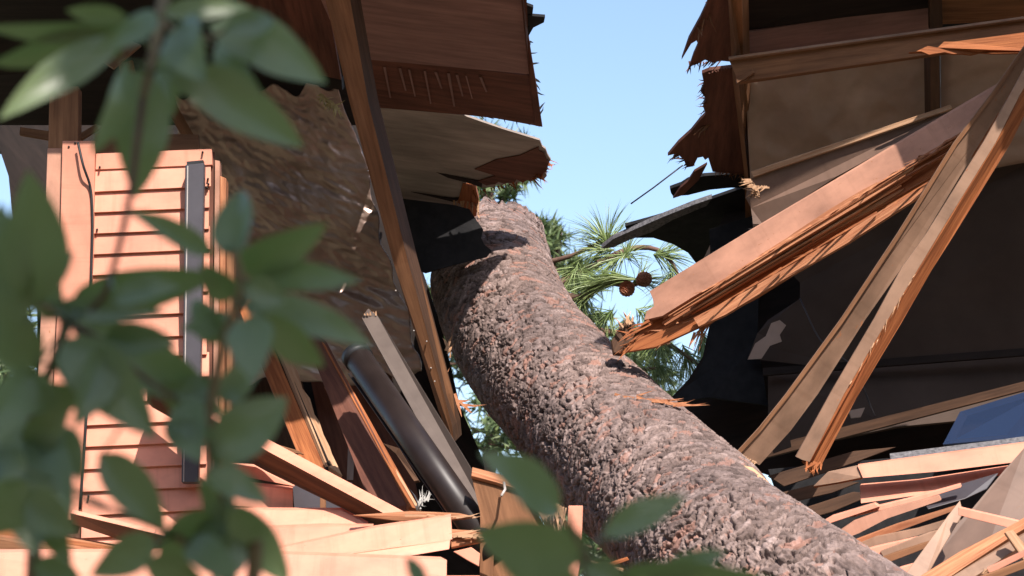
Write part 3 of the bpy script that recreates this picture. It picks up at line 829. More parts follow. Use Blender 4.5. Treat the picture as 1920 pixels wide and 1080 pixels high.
# ================================================================== right roof section
rr_ = thing('roof_section', 'torn roof and dark ceiling hanging right of the open sky', 'roof', at(1650, 420, 12.0))
RRY = lambda py: 10.55 + py * .0052
def q(px, py, d=0.0): return (px, py, RRY(py) + d)
prism('rafter', [q(1360, -95), q(1388, -95), q(1394, 130), q(1419, 322), q(1412, 420), q(1398, 420), q(1396, 330), q(1374, 150)], (14, 0, .13), 'stud', rr_)
prism('torn_deck', [q(p[0], p[1], .06) for p in [(1335, -95), (1372, -95), (1372, 116), (1352, 114), (1336, 118), (1322, 112), (1308, 120), (1296, 124), (1288, 140), (1300, 104), (1309, 84), (1306, 76), (1296, 82), (1278, 112), (1291, 74), (1312, 36), (1326, 6)]], .02, 'ply_red', rr_)
prism('torn_deck', [q(p[0], p[1], .06) for p in [(1316, 138), (1330, 132), (1374, 127), (1402, 328), (1370, 326), (1336, 322), (1328, 296), (1322, 300), (1318, 294), (1308, 296), (1300, 312), (1288, 314), (1282, 300), (1274, 292), (1262, 298), (1268, 288), (1252, 292), (1272, 268), (1296, 246), (1312, 226), (1324, 214), (1318, 200), (1324, 186), (1314, 172), (1320, 158)]], .02, 'ply_red', rr_)
slivers('splinters', (1318, 150), (1322, 210), (-1, .4), 16, 20, 1.8, 'ply_red', rr_, RRY(150) + .06, RRY(210) + .06, 51, .5)
slivers('splinters', (1262, 290), (1300, 312), (-1, .7), 10, 24, 2.2, 'ply_red', rr_, RRY(290) + .06, RRY(310) + .06, 52, .4)
slivers('splinters', (1290, 120), (1350, 116), (-.5, 1), 12, 22, 2.5, 'ply_red', rr_, RRY(120) + .06, RRY(120) + .06, 53, .4)
slivers('splinters', (1400, 330), (1340, 322), (-.3, 1), 12, 14, 2.4, 'stud', rr_, RRY(325) + .05, RRY(325) + .05, 54, .5)
slivers('splinters', (1330, 136), (1370, 128), (-.2, -1), 9, 10, 2, 'ply_red', rr_, RRY(130) + .06, RRY(130) + .06, 55, .5)
slivers('splinters', (1308, 60), (1330, 10), (.2, 1), 6, 60, 2.5, 'stud', rr_, RRY(60) + .03, RRY(30) + .03, 58, .2)
slivers('splinters', (1318, 232), (1330, 236), (-.3, 1), 5, 34, 3, 'stud', rr_, RRY(240) + .03, RRY(240) + .03, 59, .3)
prism('torn_deck', [q(p[0], p[1], .1) for p in [(1256, 354), (1278, 346), (1290, 338), (1320, 330), (1402, 324), (1404, 352), (1370, 352), (1330, 356), (1290, 366), (1262, 368), (1258, 362)]], .02, 'felt', rr_)
prism('torn_deck', [q(p[0], p[1], .04) for p in [(1290, 340), (1302, 322), (1326, 308), (1310, 338), (1280, 366), (1262, 372), (1276, 352)]], .015, 'ply_red', rr_)
tube('wire', [at(1280, 310, 11.9), at(1225, 352, 12.0), at(1183, 382, 12.1)], .004, 'metal', rr_, 6)
# curled shingle flap
def curl(u, v): return .10 * (1 - u) ** 2 - .05 * math.sin(v * 3) + .01 * mnoise.noise(Vector((u * 4, v * 4, 2)))
flapR = [q(p[0], p[1], .2) for p in [(1172, 424), (1230, 408), (1250, 402), (1400, 350), (1440, 360), (1440, 520), (1330, 560), (1310, 500), (1290, 474), (1262, 458), (1225, 446), (1180, 446)]]
prism('roofing_felt', flapR, .02, 'felt', rr_)
prism('shingle_edge', [q(p[0], p[1], .14) for p in [(1128, 466), (1150, 448), (1190, 430), (1240, 408), (1300, 384), (1335, 372), (1325, 386), (1262, 412), (1220, 436), (1180, 450), (1150, 464)]], .03, 'shingle', rr_)
# dark ceiling body, in pieces at different depths, coloured near-black for the cavity shade
dk = [(1385, 340), (1500, 300), (2700, -80), (2700, 930), (1560, 930), (1380, 870), (1236, 757), (1262, 742), (1290, 712), (1318, 668), (1330, 610), (1330, 560), (1312, 500), (1350, 420)]
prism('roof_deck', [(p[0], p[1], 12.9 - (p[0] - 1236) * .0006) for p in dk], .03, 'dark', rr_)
prism('dark_lining', [(1330, 430, 12.55), (1425, 400, 12.5), (1420, 640, 12.5), (1440, 760, 12.45), (1330, 745, 12.5), (1245, 757, 12.55), (1300, 715, 12.55), (1326, 660, 12.55), (1336, 590, 12.55)], .03, 'felt', rr_)
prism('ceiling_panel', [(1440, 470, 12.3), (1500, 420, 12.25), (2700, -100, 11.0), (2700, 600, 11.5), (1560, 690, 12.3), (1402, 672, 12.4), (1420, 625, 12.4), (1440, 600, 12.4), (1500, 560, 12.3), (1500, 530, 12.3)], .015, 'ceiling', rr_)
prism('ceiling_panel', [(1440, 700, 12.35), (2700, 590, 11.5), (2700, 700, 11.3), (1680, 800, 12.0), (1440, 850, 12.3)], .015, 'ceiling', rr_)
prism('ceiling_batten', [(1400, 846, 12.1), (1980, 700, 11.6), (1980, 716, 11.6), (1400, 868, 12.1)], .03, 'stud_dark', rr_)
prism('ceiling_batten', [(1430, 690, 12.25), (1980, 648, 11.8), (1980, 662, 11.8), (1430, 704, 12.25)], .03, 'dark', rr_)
prism('torn_paper', [(p[0], p[1], 12.2) for p in [(1402, 674), (1416, 644), (1436, 630), (1446, 606), (1462, 600), (1474, 610), (1462, 628), (1466, 640), (1444, 648), (1428, 672)]], .006, 'film', rr_)
tube('wire', spline([at(1500, 560, 12.1), at(1540, 640, 12.0), at(1600, 690, 11.95), at(1640, 780, 12.0)], 14), .004, 'metal', rr_, 6)
prism('drywall_scrap', [(1590, 770, 11.6), (1622, 764, 11.6), (1614, 782, 11.6), (1596, 784, 11.6)], .012, 'film', rr_)
prism('drywall_scrap', [(1440, 800, 11.7), (1476, 790, 11.7), (1484, 838, 11.7), (1450, 850, 11.7)], .012, 'ceiling', rr_)
# upper bays
prism('deck_panel', [(1375, 76, 11.25), (1745, 30, 11.05), (1745, -95, 10.4), (1385, -95, 10.5)], .02, 'dark', rr_)
prism('deck_panel', [(1390, 62, 11.15), (1742, 8, 10.95), (1742, 70, 11.1), (1392, 112, 11.3)], .02, 'ply', rr_)
prism('deck_panel', [(1762, -95, 10.4), (2700, -95, 10.4), (2700, 0, 10.8), (1762, 46, 11.0)], .02, 'stud', rr_)
prism('stud', [(1742, -95, 10.6), (1764, -95, 10.6), (1768, 60, 10.9), (1744, 60, 10.9)], .06, 'stud_dark', rr_)
def film(u, v):
    p = Vector((u * 4, v * 3, 9.2))
    return .03 * mnoise.noise(p) + .020 * (1 - 2 * abs(mnoise.noise(p * 1.7))) + .004 * mnoise.noise(p * 5)
sheet('insulation_batt', (1396, 140, 11.45), (1750, 92, 11.25), (1752, 330, 11.9), (1412, 430, 12.2), 60, 40, film, 'film', rr_, .05)
sheet('insulation_batt', (1764, 90, 11.25), (2700, -20, 10.9), (2700, 140, 11.3), (1764, 330, 11.85), 40, 30, film, 'film', rr_, .05)
prism('stud', [(1744, 90, 11.1), (1762, 88, 11.1), (1764, 250, 11.45), (1746, 262, 11.45)], .08, 'stud_dark', rr_)
prism('cross_beam', [(1366, 110, 10.98), (1980, 26, 10.6), (1980, 68, 10.6), (1384, 154, 10.98)], .05, 'stud', rr_)
prism('beam_lip', [(1366, 106, 10.95), (1980, 22, 10.57), (1980, 27, 10.57), (1366, 111, 10.95)], .03, 'tan', rr_)
prism('lath_stub', [(1380, 148, 10.93), (1410, 130, 10.93), (1416, 136, 10.93), (1382, 156, 10.93)], .02, 'stud', rr_)
tor = [(1704, 98, 10.62)] + [(p[0], p[1], 10.6) for p in jag((1704, 98), (1790, 76), 5, 5)] + [(1790, 78, 10.6), (1985, 52, 10.5), (1985, 98, 10.5), (1860, 100, 10.55)] + [(p[0], p[1], 10.6) for p in jag((1860, 100), (1710, 100), 8, 4)]
prism('torn_strip', tor, .02, 'raw_red', rr_)
# roof above and in front of the frame (eave that shades the hanging timbers)
ev = [at(1760, -95, 10.06), at(2900, -95, 10.0), Vector((5.2, 8.95, 5.75)), Vector((2.6, 8.95, 5.75))]
prism_w('roof_deck', ev, .03, 'ply', rr_)
prism_w('roof_deck', [Vector((1.5, 10.1, 5.66)), Vector((5.3, 10.1, 5.66)), Vector((5.3, 13.3, 5.5)), Vector((1.5, 13.3, 5.5))], .03, 'dark', rr_)  # overhead deck added to keep sun and sky off the ceiling

# broken panel with a bright edge
t = thing('loose_board', 'dark broken panel with thin bright top edge above the hanging beam', 'panel', at(1420, 400, 11.1))
prism('panel_face', [(1404, 336, 11.15), (1776, 210, 10.85), (1760, 226, 10.85), (1570, 330, 11.0), (1430, 420, 11.2), (1412, 420, 11.2), (1408, 390, 11.2), (1398, 370, 11.2)], .02, 'tan_panel', t)
prism('panel_edge', [(1408, 322, 11.12), (1440, 310, 11.1), (1782, 196, 10.82), (1785, 204, 10.82), (1440, 322, 11.1), (1412, 332, 11.12)], .02, 'raw_pale', t)  # paler strip puts the light on the top edge into the colour
slivers('splinters', (1402, 336), (1424, 372), (-1, .1), 16, 26, 3, 'raw_pale', t, 11.05, 11.1, 61, .5)
slivers('splinters', (1412, 350), (1440, 352), (-.8, .4), 10, 24, 3, 'raw_pale', t, 11.0, 11.05, 62, .6)

# ================================================================== hanging broken beam
bt = thing('broken_beam', 'big splintered beam with peach painted face hanging across the right', 'beam', at(1220, 600, 11.1))
BY = lambda x: 11.0 - (x - 1200) * .00085
paint = [(1218, 546), (1300, 496), (1405, 432), (1640, 292), (1850, 168), (1990, 90), (1990, 132), (1880, 196), (1800, 252)] + jag((1800, 252), (1470, 452), 14, 7, 5) + [(1470, 450), (1380, 510), (1300, 556), (1242, 592), (1208, 600), (1212, 584), (1226, 574), (1224, 560)]
prism('painted_face', [(p[0], p[1], BY(p[0])) for p in paint], .035, 'peach_old', bt)
def strips(n, U, V, mat, parent, name, seed, dd, wpx=(10, 26)):
    r = random.Random(seed)
    (u0, u1), (v0, v1) = U, V
    for i in range(n):
        f = (i + r.uniform(-.3, .3)) / max(1, n - 1); f = min(1, max(0, f))
        s0 = r.uniform(0, .14) if r.random() < .55 else r.uniform(.1, .5)
        s1 = r.uniform(.75, 1.0) if r.random() < .6 else r.uniform(.45, .8)
        if s1 - s0 < .25: s1 = min(1, s0 + .4)
        w = r.uniform(*wpx) * .5
        def P(s, o):
            ax, ay = u0[0] + (u1[0] - u0[0]) * s, u0[1] + (u1[1] - u0[1]) * s
            bx, by = v0[0] + (v1[0] - v0[0]) * s, v0[1] + (v1[1] - v0[1]) * s
            x, y = ax + (bx - ax) * f, ay + (by - ay) * f
            L = math.hypot(bx - ax, by - ay) or 1
            return x + (bx - ax) / L * o, y + (by - ay) / L * o
        off = r.uniform(*dd) + .05 * f
        pts = []
        k = 7
        for j in range(k):
            s = s0 + (s1 - s0) * j / (k - 1)
            wj = w * (1 if 0 < j < k - 1 else r.uniform(.05, .35))
            x, y = P(s, -wj + r.uniform(-2, 2)); pts.append((x, y, BY(x) + off))
        for j in range(k - 1, -1, -1):
            s = s0 + (s1 - s0) * j / (k - 1)
            wj = w * (1 if 0 < j < k - 1 else r.uniform(.05, .35))
            x, y = P(s, wj + r.uniform(-2, 2)); pts.append((x, y, BY(x) + off))
        prism(name, pts, .02, mat[i % len(mat)], parent, bevel=0)
prism('split_core', [(p[0], p[1], BY(p[0]) + .07) for p in [(1215, 598), (1460, 455), (1800, 245), (1870, 205), (1840, 275), (1760, 330), (1600, 428), (1500, 490), (1380, 552), (1240, 620), (1190, 640)]], .06, 'raw_red', bt)
strips(9, ((1195, 612), (1840, 222)), ((1180, 650), (1800, 300)), ['raw', 'raw_red', 'raw', 'raw_pale'], bt, 'splintered_strip', 71, (-.02, .06), (8, 18))
strips(5, ((1230, 600), (1700, 310)), ((1240, 612), (1720, 325)), ['raw', 'raw_red'], bt, 'splintered_strip', 72, (-.05, -.01), (8, 16))
prism('split_rail', [(p[0], p[1], BY(p[0]) - .03) for p in [(1300, 596), (1400, 545), (1560, 452), (1740, 340), (1830, 270), (1820, 292), (1740, 358), (1590, 455), (1450, 535), (1360, 590), (1310, 612)]], .03, 'raw', bt)
prism('split_rail', [(p[0], p[1], BY(p[0]) + .02) for p in [(1200, 632), (1330, 590), (1500, 500), (1640, 408), (1560, 468), (1420, 556), (1330, 604), (1230, 650), (1160, 662)]], .03, 'raw_red', bt)
strips(8, ((1240, 600), (1830, 238)), ((1215, 636), (1800, 290)), ['raw', 'raw_pale', 'raw', 'raw_red'], bt, 'splintered_strip', 79, (-.07, -.02), (4, 9))
slivers('splinters', (1330, 540), (1800, 250), (-1, .6), 12, 110, 2.2, 'raw', bt, 10.86, 10.46, 85, .02)
slivers('splinters', (1300, 600), (1760, 330), (-1, .6), 10, 110, 2.2, 'raw_red', bt, 10.86, 10.47, 86, .02)
slivers('splinters', (1215, 600), (1190, 645), (-1, .55), 18, 60, 4.5, 'raw_red', bt, 11.0, 11.05, 73, .25)
slivers('splinters', (1250, 620), (1340, 590), (-1, .55), 9, 90, 3.5, 'raw', bt, 11.0, 10.95, 74, .2)
slivers('splinters', (1340, 600), (1300, 630), (-.6, 1), 7, 62, 3.5, 'raw', bt, 10.95, 10.95, 75, .25)
prism('broken_block', [(1146, 640, 11.1), (1166, 606, 11.1), (1188, 600, 11.1), (1190, 640, 11.1), (1168, 664, 11.1), (1150, 662, 11.1)], .07, 'stud_dark', bt, bevel=.004)
slivers('splinters', (1160, 612), (1186, 600), (-.4, -1), 8, 26, 3.5, 'raw_pale', bt, 11.06, 11.06, 77, .4)
slivers('felt_crumbs', (1335, 476), (1420, 425), (-.9, .5), 14, 14, 2.5, 'felt', bt, 10.93, 10.86, 78, .4)

# hanging trims
t = thing('hanging_trim', 'tan trim strip hanging and bending down to the trunk', 'trim', at(1400, 860, 10.5))
Lft = [(1990, -20), (1925, 82), (1858, 178), (1790, 268), (1683, 440), (1577, 600), (1473, 742), (1425, 802), (1380, 851)]
Rgt = [(1990, 28), (1945, 98), (1893, 178), (1838, 267), (1734, 440), (1622, 600), (1534, 738), (1482, 808), (1424, 872)]
TY = lambda y: 10.05 + (y + 10) * .0006
fr = [at(x, y, TY(y)) for x, y in Lft] + [at(x, y, TY(y) + .03) for x, y in reversed(Rgt)]
prism_w('trim_face', fr, .014, 'tan', t)
ed = [at(x - 1, y - 1, TY(y) - .006) for x, y in Lft] + [at(x + 5, y + 3, TY(y) - .006) for x, y in reversed(Lft)]
prism_w('trim_edge', ed, .02, 'stud', t)
slivers('splinters', (1384, 852), (1420, 868), (-.7, .8), 9, 14, 2.5, 'raw_pale', t, 10.55, 10.57, 81)
t = thing('hanging_trim', 'straight trim strip with bright orange edge hanging nearest the right', 'trim', at(1515, 880, 10.4))
TY2 = lambda y: 9.95 + y * .0005
prism('trim_face', [(x, y, TY2(y)) for x, y in [(1990, 0), (1990, 50), (1912, 178), (1867, 267), (1760, 440), (1719, 508), (1663, 602), (1583, 738), (1518, 866), (1504, 862), (1492, 856), (1559, 734), (1639, 598), (1692, 500), (1737, 438), (1845, 265), (1895, 176)]], .02, 'tan', t)
e2 = [(1990, 53), (1914, 178), (1869, 267), (1762, 440), (1721, 508), (1665, 602), (1585, 738), (1519, 864)] + [(1516, 876), (1524, 890), (1530, 874), (1540, 872)] + [(1606, 746), (1690, 606), (1746, 508), (1788, 442), (1896, 267), (1940, 178), (1990, 96)]
prism('trim_side', [(x, y, TY2(y) + (.0 if i < 8 else .05)) for i, (x, y) in enumerate(e2)], .018, 'raw_red', t)
slivers('splinters', (1508, 868), (1540, 872), (-.25, 1), 14, 26, 3, 'raw_red', t, 10.4, 10.4, 82, .35)
slivers('splinters', (1719, 508), (1583, 738), (-.4, 1), 16, 22, 1.4, 'raw_pale', t, 10.19, 10.33, 83, .2)

# ================================================================== heap at the lower left
def board(name, label, poly, ext, mat, Y=None, side=None, cat='board', group=None, bevel=.0015):
    o = prism(name, poly, ext, mat, None, Y, bevel, side)
    tag(o, label, cat, group); return o
board('long_board', 'long board with brightly lit top edge slanting down across the heap', [(276, 722, 10.28), (288, 722, 10.28), (500, 845, 10.14), (760, 984, 9.98), (772, 992, 9.99), (730, 996, 10.09), (500, 884, 10.25), (286, 764, 10.40), (276, 754, 10.40)], (10, -17, .10), 'stud_dark', side='peach')  # front face coloured dark brown to stand in for its shade
board('siding_scrap', 'short lit siding end stacked at the right foot of the wall', [(396, 925), (432, 905), (549, 918), (549, 957), (398, 946)], (2, -6, .12), 'peach', 10.3)
board('siding_scrap', 'thin siding strip lying on the short siding end', [(424, 872), (480, 876), (552, 912), (500, 902), (430, 888)], (4, -5, .1), 'peach', 10.4)
board('metal_flashing', 'grey metal flashing behind the heap under the long board', [(548, 905), (660, 905), (680, 962), (552, 960)], .003, 'metal', 10.55, cat='flashing')
board('wood_peg', 'small orange wood peg in front of the grey flashing', [(600, 932), (611, 934), (611, 962), (600, 962)], .02, 'stud', 10.45, cat='peg')
board('siding_board', 'wide lapped siding board ending under the long slanted board', [(392, 956, 10.2), (640, 957, 10.15), (690, 984, 10.1), (560, 988, 10.1), (392, 992, 10.15)], (3, -5, .06), 'peach')
board('siding_board', 'second lapped siding board just below, with tapered dark underside', [(392, 992, 10.1), (600, 985, 10.05), (700, 986, 10.0), (690, 996, 10.0), (520, 1028, 10.0), (392, 1036, 10.05)], (3, -4, .06), 'peach')
board('siding_board', 'broad overlit siding board tilted up to a square cut end', [(380, 1070, 9.85), (470, 1040, 9.86), (700, 990, 9.85), (845, 968, 9.83), (848, 1011, 9.78), (700, 1034, 9.78), (380, 1090, 9.78)], (3, -5, .05), 'peach')
board('siding_board', 'narrow siding strip under the square cut board end', [(560, 1052, 9.74), (740, 1026, 9.75), (844, 1013, 9.76), (842, 1030, 9.74), (640, 1064, 9.7), (560, 1070, 9.7)], (3, -4, .05), 'peach')
board('fascia_plank', 'pale horizontal plank along the very bottom left of the picture', [(-60, 1036, 9.6), (400, 1034, 9.62), (838, 1050, 9.6), (836, 1180, 9.5), (-60, 1180, 9.5)], (0, -6, .12), 'peach', cat='plank')
o = board('splintered_board', 'splintered board tip pointing right over the dark pipe', [(660, 966, 9.95), (770, 958, 9.93), (860, 962, 9.9), (896, 970, 9.9), (862, 974, 9.9), (770, 980, 9.93)], .02, 'raw', )
slivers('splinters', (770, 966), (880, 970), (1, .05), 9, 50, 3, 'raw_pale', o, 9.88, 9.86, 91, .1)
o = board('splintered_board', 'splintered orange board end right of the square cut siding', [(846, 992, 9.82), (880, 994, 9.82), (935, 1004, 9.8), (900, 1016, 9.8), (846, 1026, 9.8)], .02, 'raw')
slivers('splinters', (850, 1002), (905, 1008), (1, -.05), 10, 44, 4, 'raw_pale', o, 9.79, 9.78, 92, .12)
board('wood_chip', 'small pale broken chip beside the upright brown post', [(850, 1034), (884, 1026), (900, 1038), (898, 1062), (876, 1050)], .02, 'peach', 9.8, cat='wood chip')
board('short_post', 'upright brown post stub at the bottom below the pipe', [(900, 1012), (926, 1014), (924, 1160), (899, 1160)], .06, 'stud', 9.95, cat='post')
board('tilted_board', 'board with a lit edge lying over the wall foot at left', [(132, 962, 10.0), (290, 1000, 9.9), (400, 1030, 9.88), (400, 1050, 9.98), (280, 1030, 10.0), (134, 982, 10.1)], (4, -7, .07), 'tan_panel', side='peach')  # pale edge and darker face put light and shade into the colour
board('tilted_board', 'brown board low on the left under the tilted lit one', [(-60, 978, 10.1), (30, 996, 10.1), (210, 1026, 10.0), (320, 1040, 9.95), (320, 1052, 9.95), (-60, 1030, 10.05)], (4, -6, .05), 'raw_red', side='raw')
board('tilted_board', 'short orange board at the far left edge of the heap', [(-60, 1000, 9.9), (60, 1014, 9.9), (180, 1034, 9.85), (160, 1042, 9.85), (-60, 1040, 9.9)], (4, -4, .05), 'stud', side='raw')
# cracked box corner beside the trunk
t = thing('broken_box_corner', 'brown boxed eave corner with orange top edge against the trunk', 'eave box', at(960, 1080, 9.9))
prism('box_face', [(884, 892), (930, 904), (985, 922), (1006, 960), (1036, 1010), (1050, 1160), (905, 1160), (900, 960)], .02, 'stud', t, 10.0)
prism('box_top', [(886, 876, 10.02), (940, 890, 10.02), (1000, 908, 10.02), (1006, 926, 9.99), (985, 922, 9.98), (930, 904, 9.98), (884, 892, 9.98)], .015, 'raw', t)
prism('box_side', [(1000, 908, 9.97), (1036, 955, 9.98), (1052, 990, 9.98), (1040, 1010, 9.98), (1008, 960, 9.97), (988, 922, 9.97)], .02, 'tan', t)
tube('bent_nail', [at(945, 905, 9.95), at(947, 918, 9.9), at(940, 930, 9.88)], .006, 'metal_edge', t, 8)
slivers('splinters', (1028, 950), (1062, 960), (.2, 1), 9, 50, 4, 'raw_pale', t, 9.92, 9.9, 93, .3)
board('loose_board', 'upright pale slat between the eave box and the trunk', [(1066, 948), (1093, 948), (1090, 1040), (1072, 1160), (1052, 1160)], .03, 'peach', 9.75, cat='slat')
board('broken_lath', 'thin brown lath on the trunk bark at the bottom centre', [(1130, 1058, 9.45), (1176, 1044, 9.45), (1180, 1050, 9.45), (1134, 1066, 9.45)], .02, 'raw_red', cat='lath')
board('broken_lath', 'pale thin lath near the bottom centre below the bark', [(1100, 1048, 9.4), (1170, 1066, 9.4), (1168, 1072, 9.4), (1098, 1054, 9.4)], .015, 'raw_pale', cat='lath')

# ================================================================== heap at the lower right
board('window_pane', 'blue window glass reflecting sky above the right heap', [(1800, 772, 10.9), (1990, 714, 10.9), (1990, 812, 10.6), (1900, 822, 10.6), (1768, 833, 10.62)], .008, 'glass', cat='window glass', bevel=0)
board('roof_flashing', 'grey felt strip lying under the blue window glass', [(1668, 850, 10.5), (1760, 840, 10.5), (1860, 826, 10.45), (1990, 808, 10.4), (1990, 830, 10.35), (1670, 864, 10.45)], .012, 'shingle', cat='flashing')
o = board('siding_board', 'brightly lit siding board across the top of the right heap', [(1608, 873, 10.2), (1760, 852, 10.15), (1990, 822, 10.1), (1990, 850, 10.05), (1900, 867, 10.06), (1760, 884, 10.1), (1618, 896, 10.15)], (2, -3, .02), 'peach')
board('siding_board', 'broken tan end of siding left of the brightly lit board', [(1524, 912, 10.3), (1552, 884, 10.27), (1607, 872, 10.22), (1616, 895, 10.17), (1570, 904, 10.22)], .015, 'tan', side='raw_red')
board('siding_board', 'golden siding board with square end under the bright board', [(1612, 911, 10.28), (1720, 902, 10.25), (1890, 876, 10.2), (1880, 890, 10.15), (1740, 926, 10.15), (1614, 944, 10.2)], (2, -4, .03), 'peach')
board('grey_sheet', 'grey metal sheet below the golden siding board', [(1725, 930, 10.12), (1872, 886, 10.1), (1850, 916, 10.05), (1810, 934, 10.0), (1740, 954, 10.0)], .004, 'metal', cat='metal sheet')
board('tan_panel', 'broad tan panel leaning in the lower right corner', [(1990, 790, 9.75), (1922, 838, 9.75), (1880, 885, 9.72), (1826, 950, 9.68), (1792, 985, 9.66), (1730, 1075, 9.6), (1760, 1090, 9.56), (1850, 1030, 9.56), (1990, 930, 9.62)], .018, 'tan_panel', cat='panel')
board('grey_plank', 'grey tan plank slanting up in front of the tan panel', [(1778, 966, 9.45), (1800, 938, 9.47), (1806, 962, 9.45), (1760, 1040, 9.4), (1728, 1100, 9.35), (1680, 1100, 9.35)], .02, 'tan', cat='plank')
board('lit_stick', 'bright square stick crossing in front of the tan panel', [(1797, 951, 9.36), (1990, 996, 9.3), (1990, 1014, 9.3), (1797, 966, 9.36)], (2, -2, .03), 'peach', cat='stick')
slats = [('narrow pinkish siding slat with torn edge, topmost beside the trunk', [(1526, 988), (1560, 968), (1640, 944), (1650, 950), (1560, 980), (1530, 994)], 10.05, 'peach'),
         ('lit wood slat, second down beside the trunk', [(1550, 1012), (1600, 978), (1660, 956), (1760, 930), (1764, 938), (1664, 972), (1610, 1000), (1556, 1020)], 9.98, 'peach_old'),
         ('curved weathered slat, third down beside the trunk', [(1578, 1034), (1640, 1008), (1720, 992), (1800, 968), (1800, 978), (1720, 1004), (1640, 1024), (1582, 1040)], 9.92, 'tan'),
         ('pale peach slat, fourth down beside the trunk', [(1582, 1042), (1640, 1026), (1744, 1002), (1748, 1010), (1650, 1042), (1586, 1056)], 9.86, 'peach'),
         ('thin brown slat, fifth down beside the trunk', [(1604, 1064), (1680, 1036), (1760, 1010), (1762, 1018), (1684, 1048), (1608, 1076)], 9.8, 'stud'),
         ('lit slat at the bottom edge beside the trunk', [(1616, 1092), (1690, 1064), (1740, 1050), (1742, 1064), (1690, 1090), (1620, 1110)], 9.72, 'peach')]
for lab, poly, Y, mt in slats:
    board('loose_board', lab, [(p[0], p[1], Y - (p[0] - 1526) * .0004) for p in poly], (2, -3, .035), mt, cat='slat')
more = [('thin peach strip tucked under the golden siding board', [(1600, 960), (1700, 936), (1800, 908), (1802, 914), (1700, 946), (1604, 968)], 10.08, 'peach'),
        ('splintered orange strip between the second and third slats', [(1590, 1018), (1680, 984), (1790, 950), (1794, 956), (1690, 994), (1594, 1026)], 9.96, 'raw'),
        ('short tan strip just left of the grey tan plank', [(1650, 1034), (1740, 1000), (1776, 990), (1772, 1004), (1700, 1030), (1656, 1044)], 9.84, 'tan'),
        ('narrow lit strip below the lit stick on the right edge', [(1850, 1066), (1990, 1000), (1990, 1010), (1856, 1076)], 9.1, 'peach'),
        ('brown strip in the very bottom right corner', [(1800, 1096), (1990, 1026), (1990, 1040), (1806, 1110)], 9.0, 'stud')]
for lab, poly, Y, mt in more:
    o = board('loose_board', lab, [(p[0], p[1], Y - (p[0] - 1526) * .0004) for p in poly], (2, -3, .03), mt, cat='slat')
    e = poly[0]
    slivers('splinters', poly[0], poly[-1], (-1, .4), 8, 16, 2, 'raw_pale', o, Y, Y, len(lab), .3)
back = [('dark brown slat behind the torn trim end, uppermost', [(1440, 892), (1600, 846), (1680, 838), (1600, 868), (1470, 912)], 10.75),
        ('dark red slat behind the broken tan siding end', [(1462, 924), (1560, 900), (1612, 904), (1560, 924), (1480, 942)], 10.6),
        ('dark slat in shade low behind the narrow slats', [(1490, 958), (1600, 922), (1640, 926), (1560, 960), (1510, 974)], 10.45)]
for lab, poly, Y in back:
    board('loose_board', lab, [(p[0], p[1], Y) for p in poly], .025, 'stud_dark', cat='slat')
board('shade_backing', 'black sheet added for the shade behind the narrow slats', [(1440, 880), (1980, 830), (1980, 1200), (1560, 1200)], .02, 'felt', 10.95, cat='felt sheet')  # black sheet set where only shade shows behind the heap
board('rafter_piece', 'long splintered rafter piece in the bottom right corner', [(1716, 1086, 9.3), (1800, 1034, 9.3), (1890, 988, 9.28), (1990, 930, 9.25), (1990, 950, 9.25), (1896, 1006, 9.25), (1810, 1062, 9.26), (1740, 1110, 9.26)], .03, 'raw', cat='rafter')
board('rafter_piece', 'tan rafter piece lying just below the splintered one', [(1760, 1096, 9.2), (1900, 1010, 9.2), (1990, 960, 9.2), (1990, 978, 9.2), (1900, 1034, 9.18), (1800, 1100, 9.18)], .03, 'tan', cat='rafter')
board('short_batten', 'short lit batten at the lower right edge pointing down', [(1884, 998, 9.12), (1900, 994, 9.12), (1960, 1070, 9.1), (1940, 1080, 9.1)], .025, 'raw_pale', cat='batten')

# ================================================================== shrubs in the foreground
def leaf(name, b, tp, wpx, parent, roll=0.0, curl=.1, fold=.25, attach=None, seed=0):
    r = random.Random(seed)
    B = at(*b); T = at(*tp)
    ax = T - B; L = ax.length; ax.normalize()
    view = (CAM - B).normalized()
    nrm = (view - ax * view.dot(ax)).normalized()
    sd = nrm.cross(ax).normalized()
    cr, sr = math.cos(roll), math.sin(roll)
    n2 = nrm * cr + sd * sr; s2 = sd * cr - nrm * sr
    W = wpx / FPX * b[2] / max(.45, abs(cr)) * .55
    verts, uv, faces = [], [], []
    nu, nv = 9, 4
    for i in range(nu + 1):
        t = i / nu
        w = W * (max(0, math.sin(math.pi * t ** .85)) ** .75) * (1.0 - .15 * t)
        w = max(w, W * .03)
        cz = -curl * L * (t - .35) ** 2 * 1.6 + .012 * L * math.sin(t * 9 + seed)
        for j in range(nv + 1):
            v = j / nv - .5
            e = fold * abs(v) * 2 * w + .06 * w * math.sin(t * 14 + v * 5 + seed * 1.3)
            verts.append(B + ax * (L * t) + s2 * (2 * v * w) + n2 * (cz + e)); uv.append((t, v + .5))
    g = nv + 1
    for i in range(nu):
        for j in range(nv):
            a = i * g + j
            faces.append((a, a + 1, a + g + 1, a + g))
    if attach is not None:
        mid = attach.lerp(B, .5) + Vector((0, 0, .004))
        tv, tf, tu = tube_mesh([attach, mid, B + ax * .004], [.0018, .0015, .0013], 5)
        k = len(verts); verts += tv; uv += [(0, .5)] * len(tv); faces += [tuple(k + q_ for q_ in f) for f in tf]
    o = to_world_mesh(name, verts, faces, 'leaf', parent, uv, True)
    return o
def near(pts, p):
    return min(pts, key=lambda w: (w - p).length)

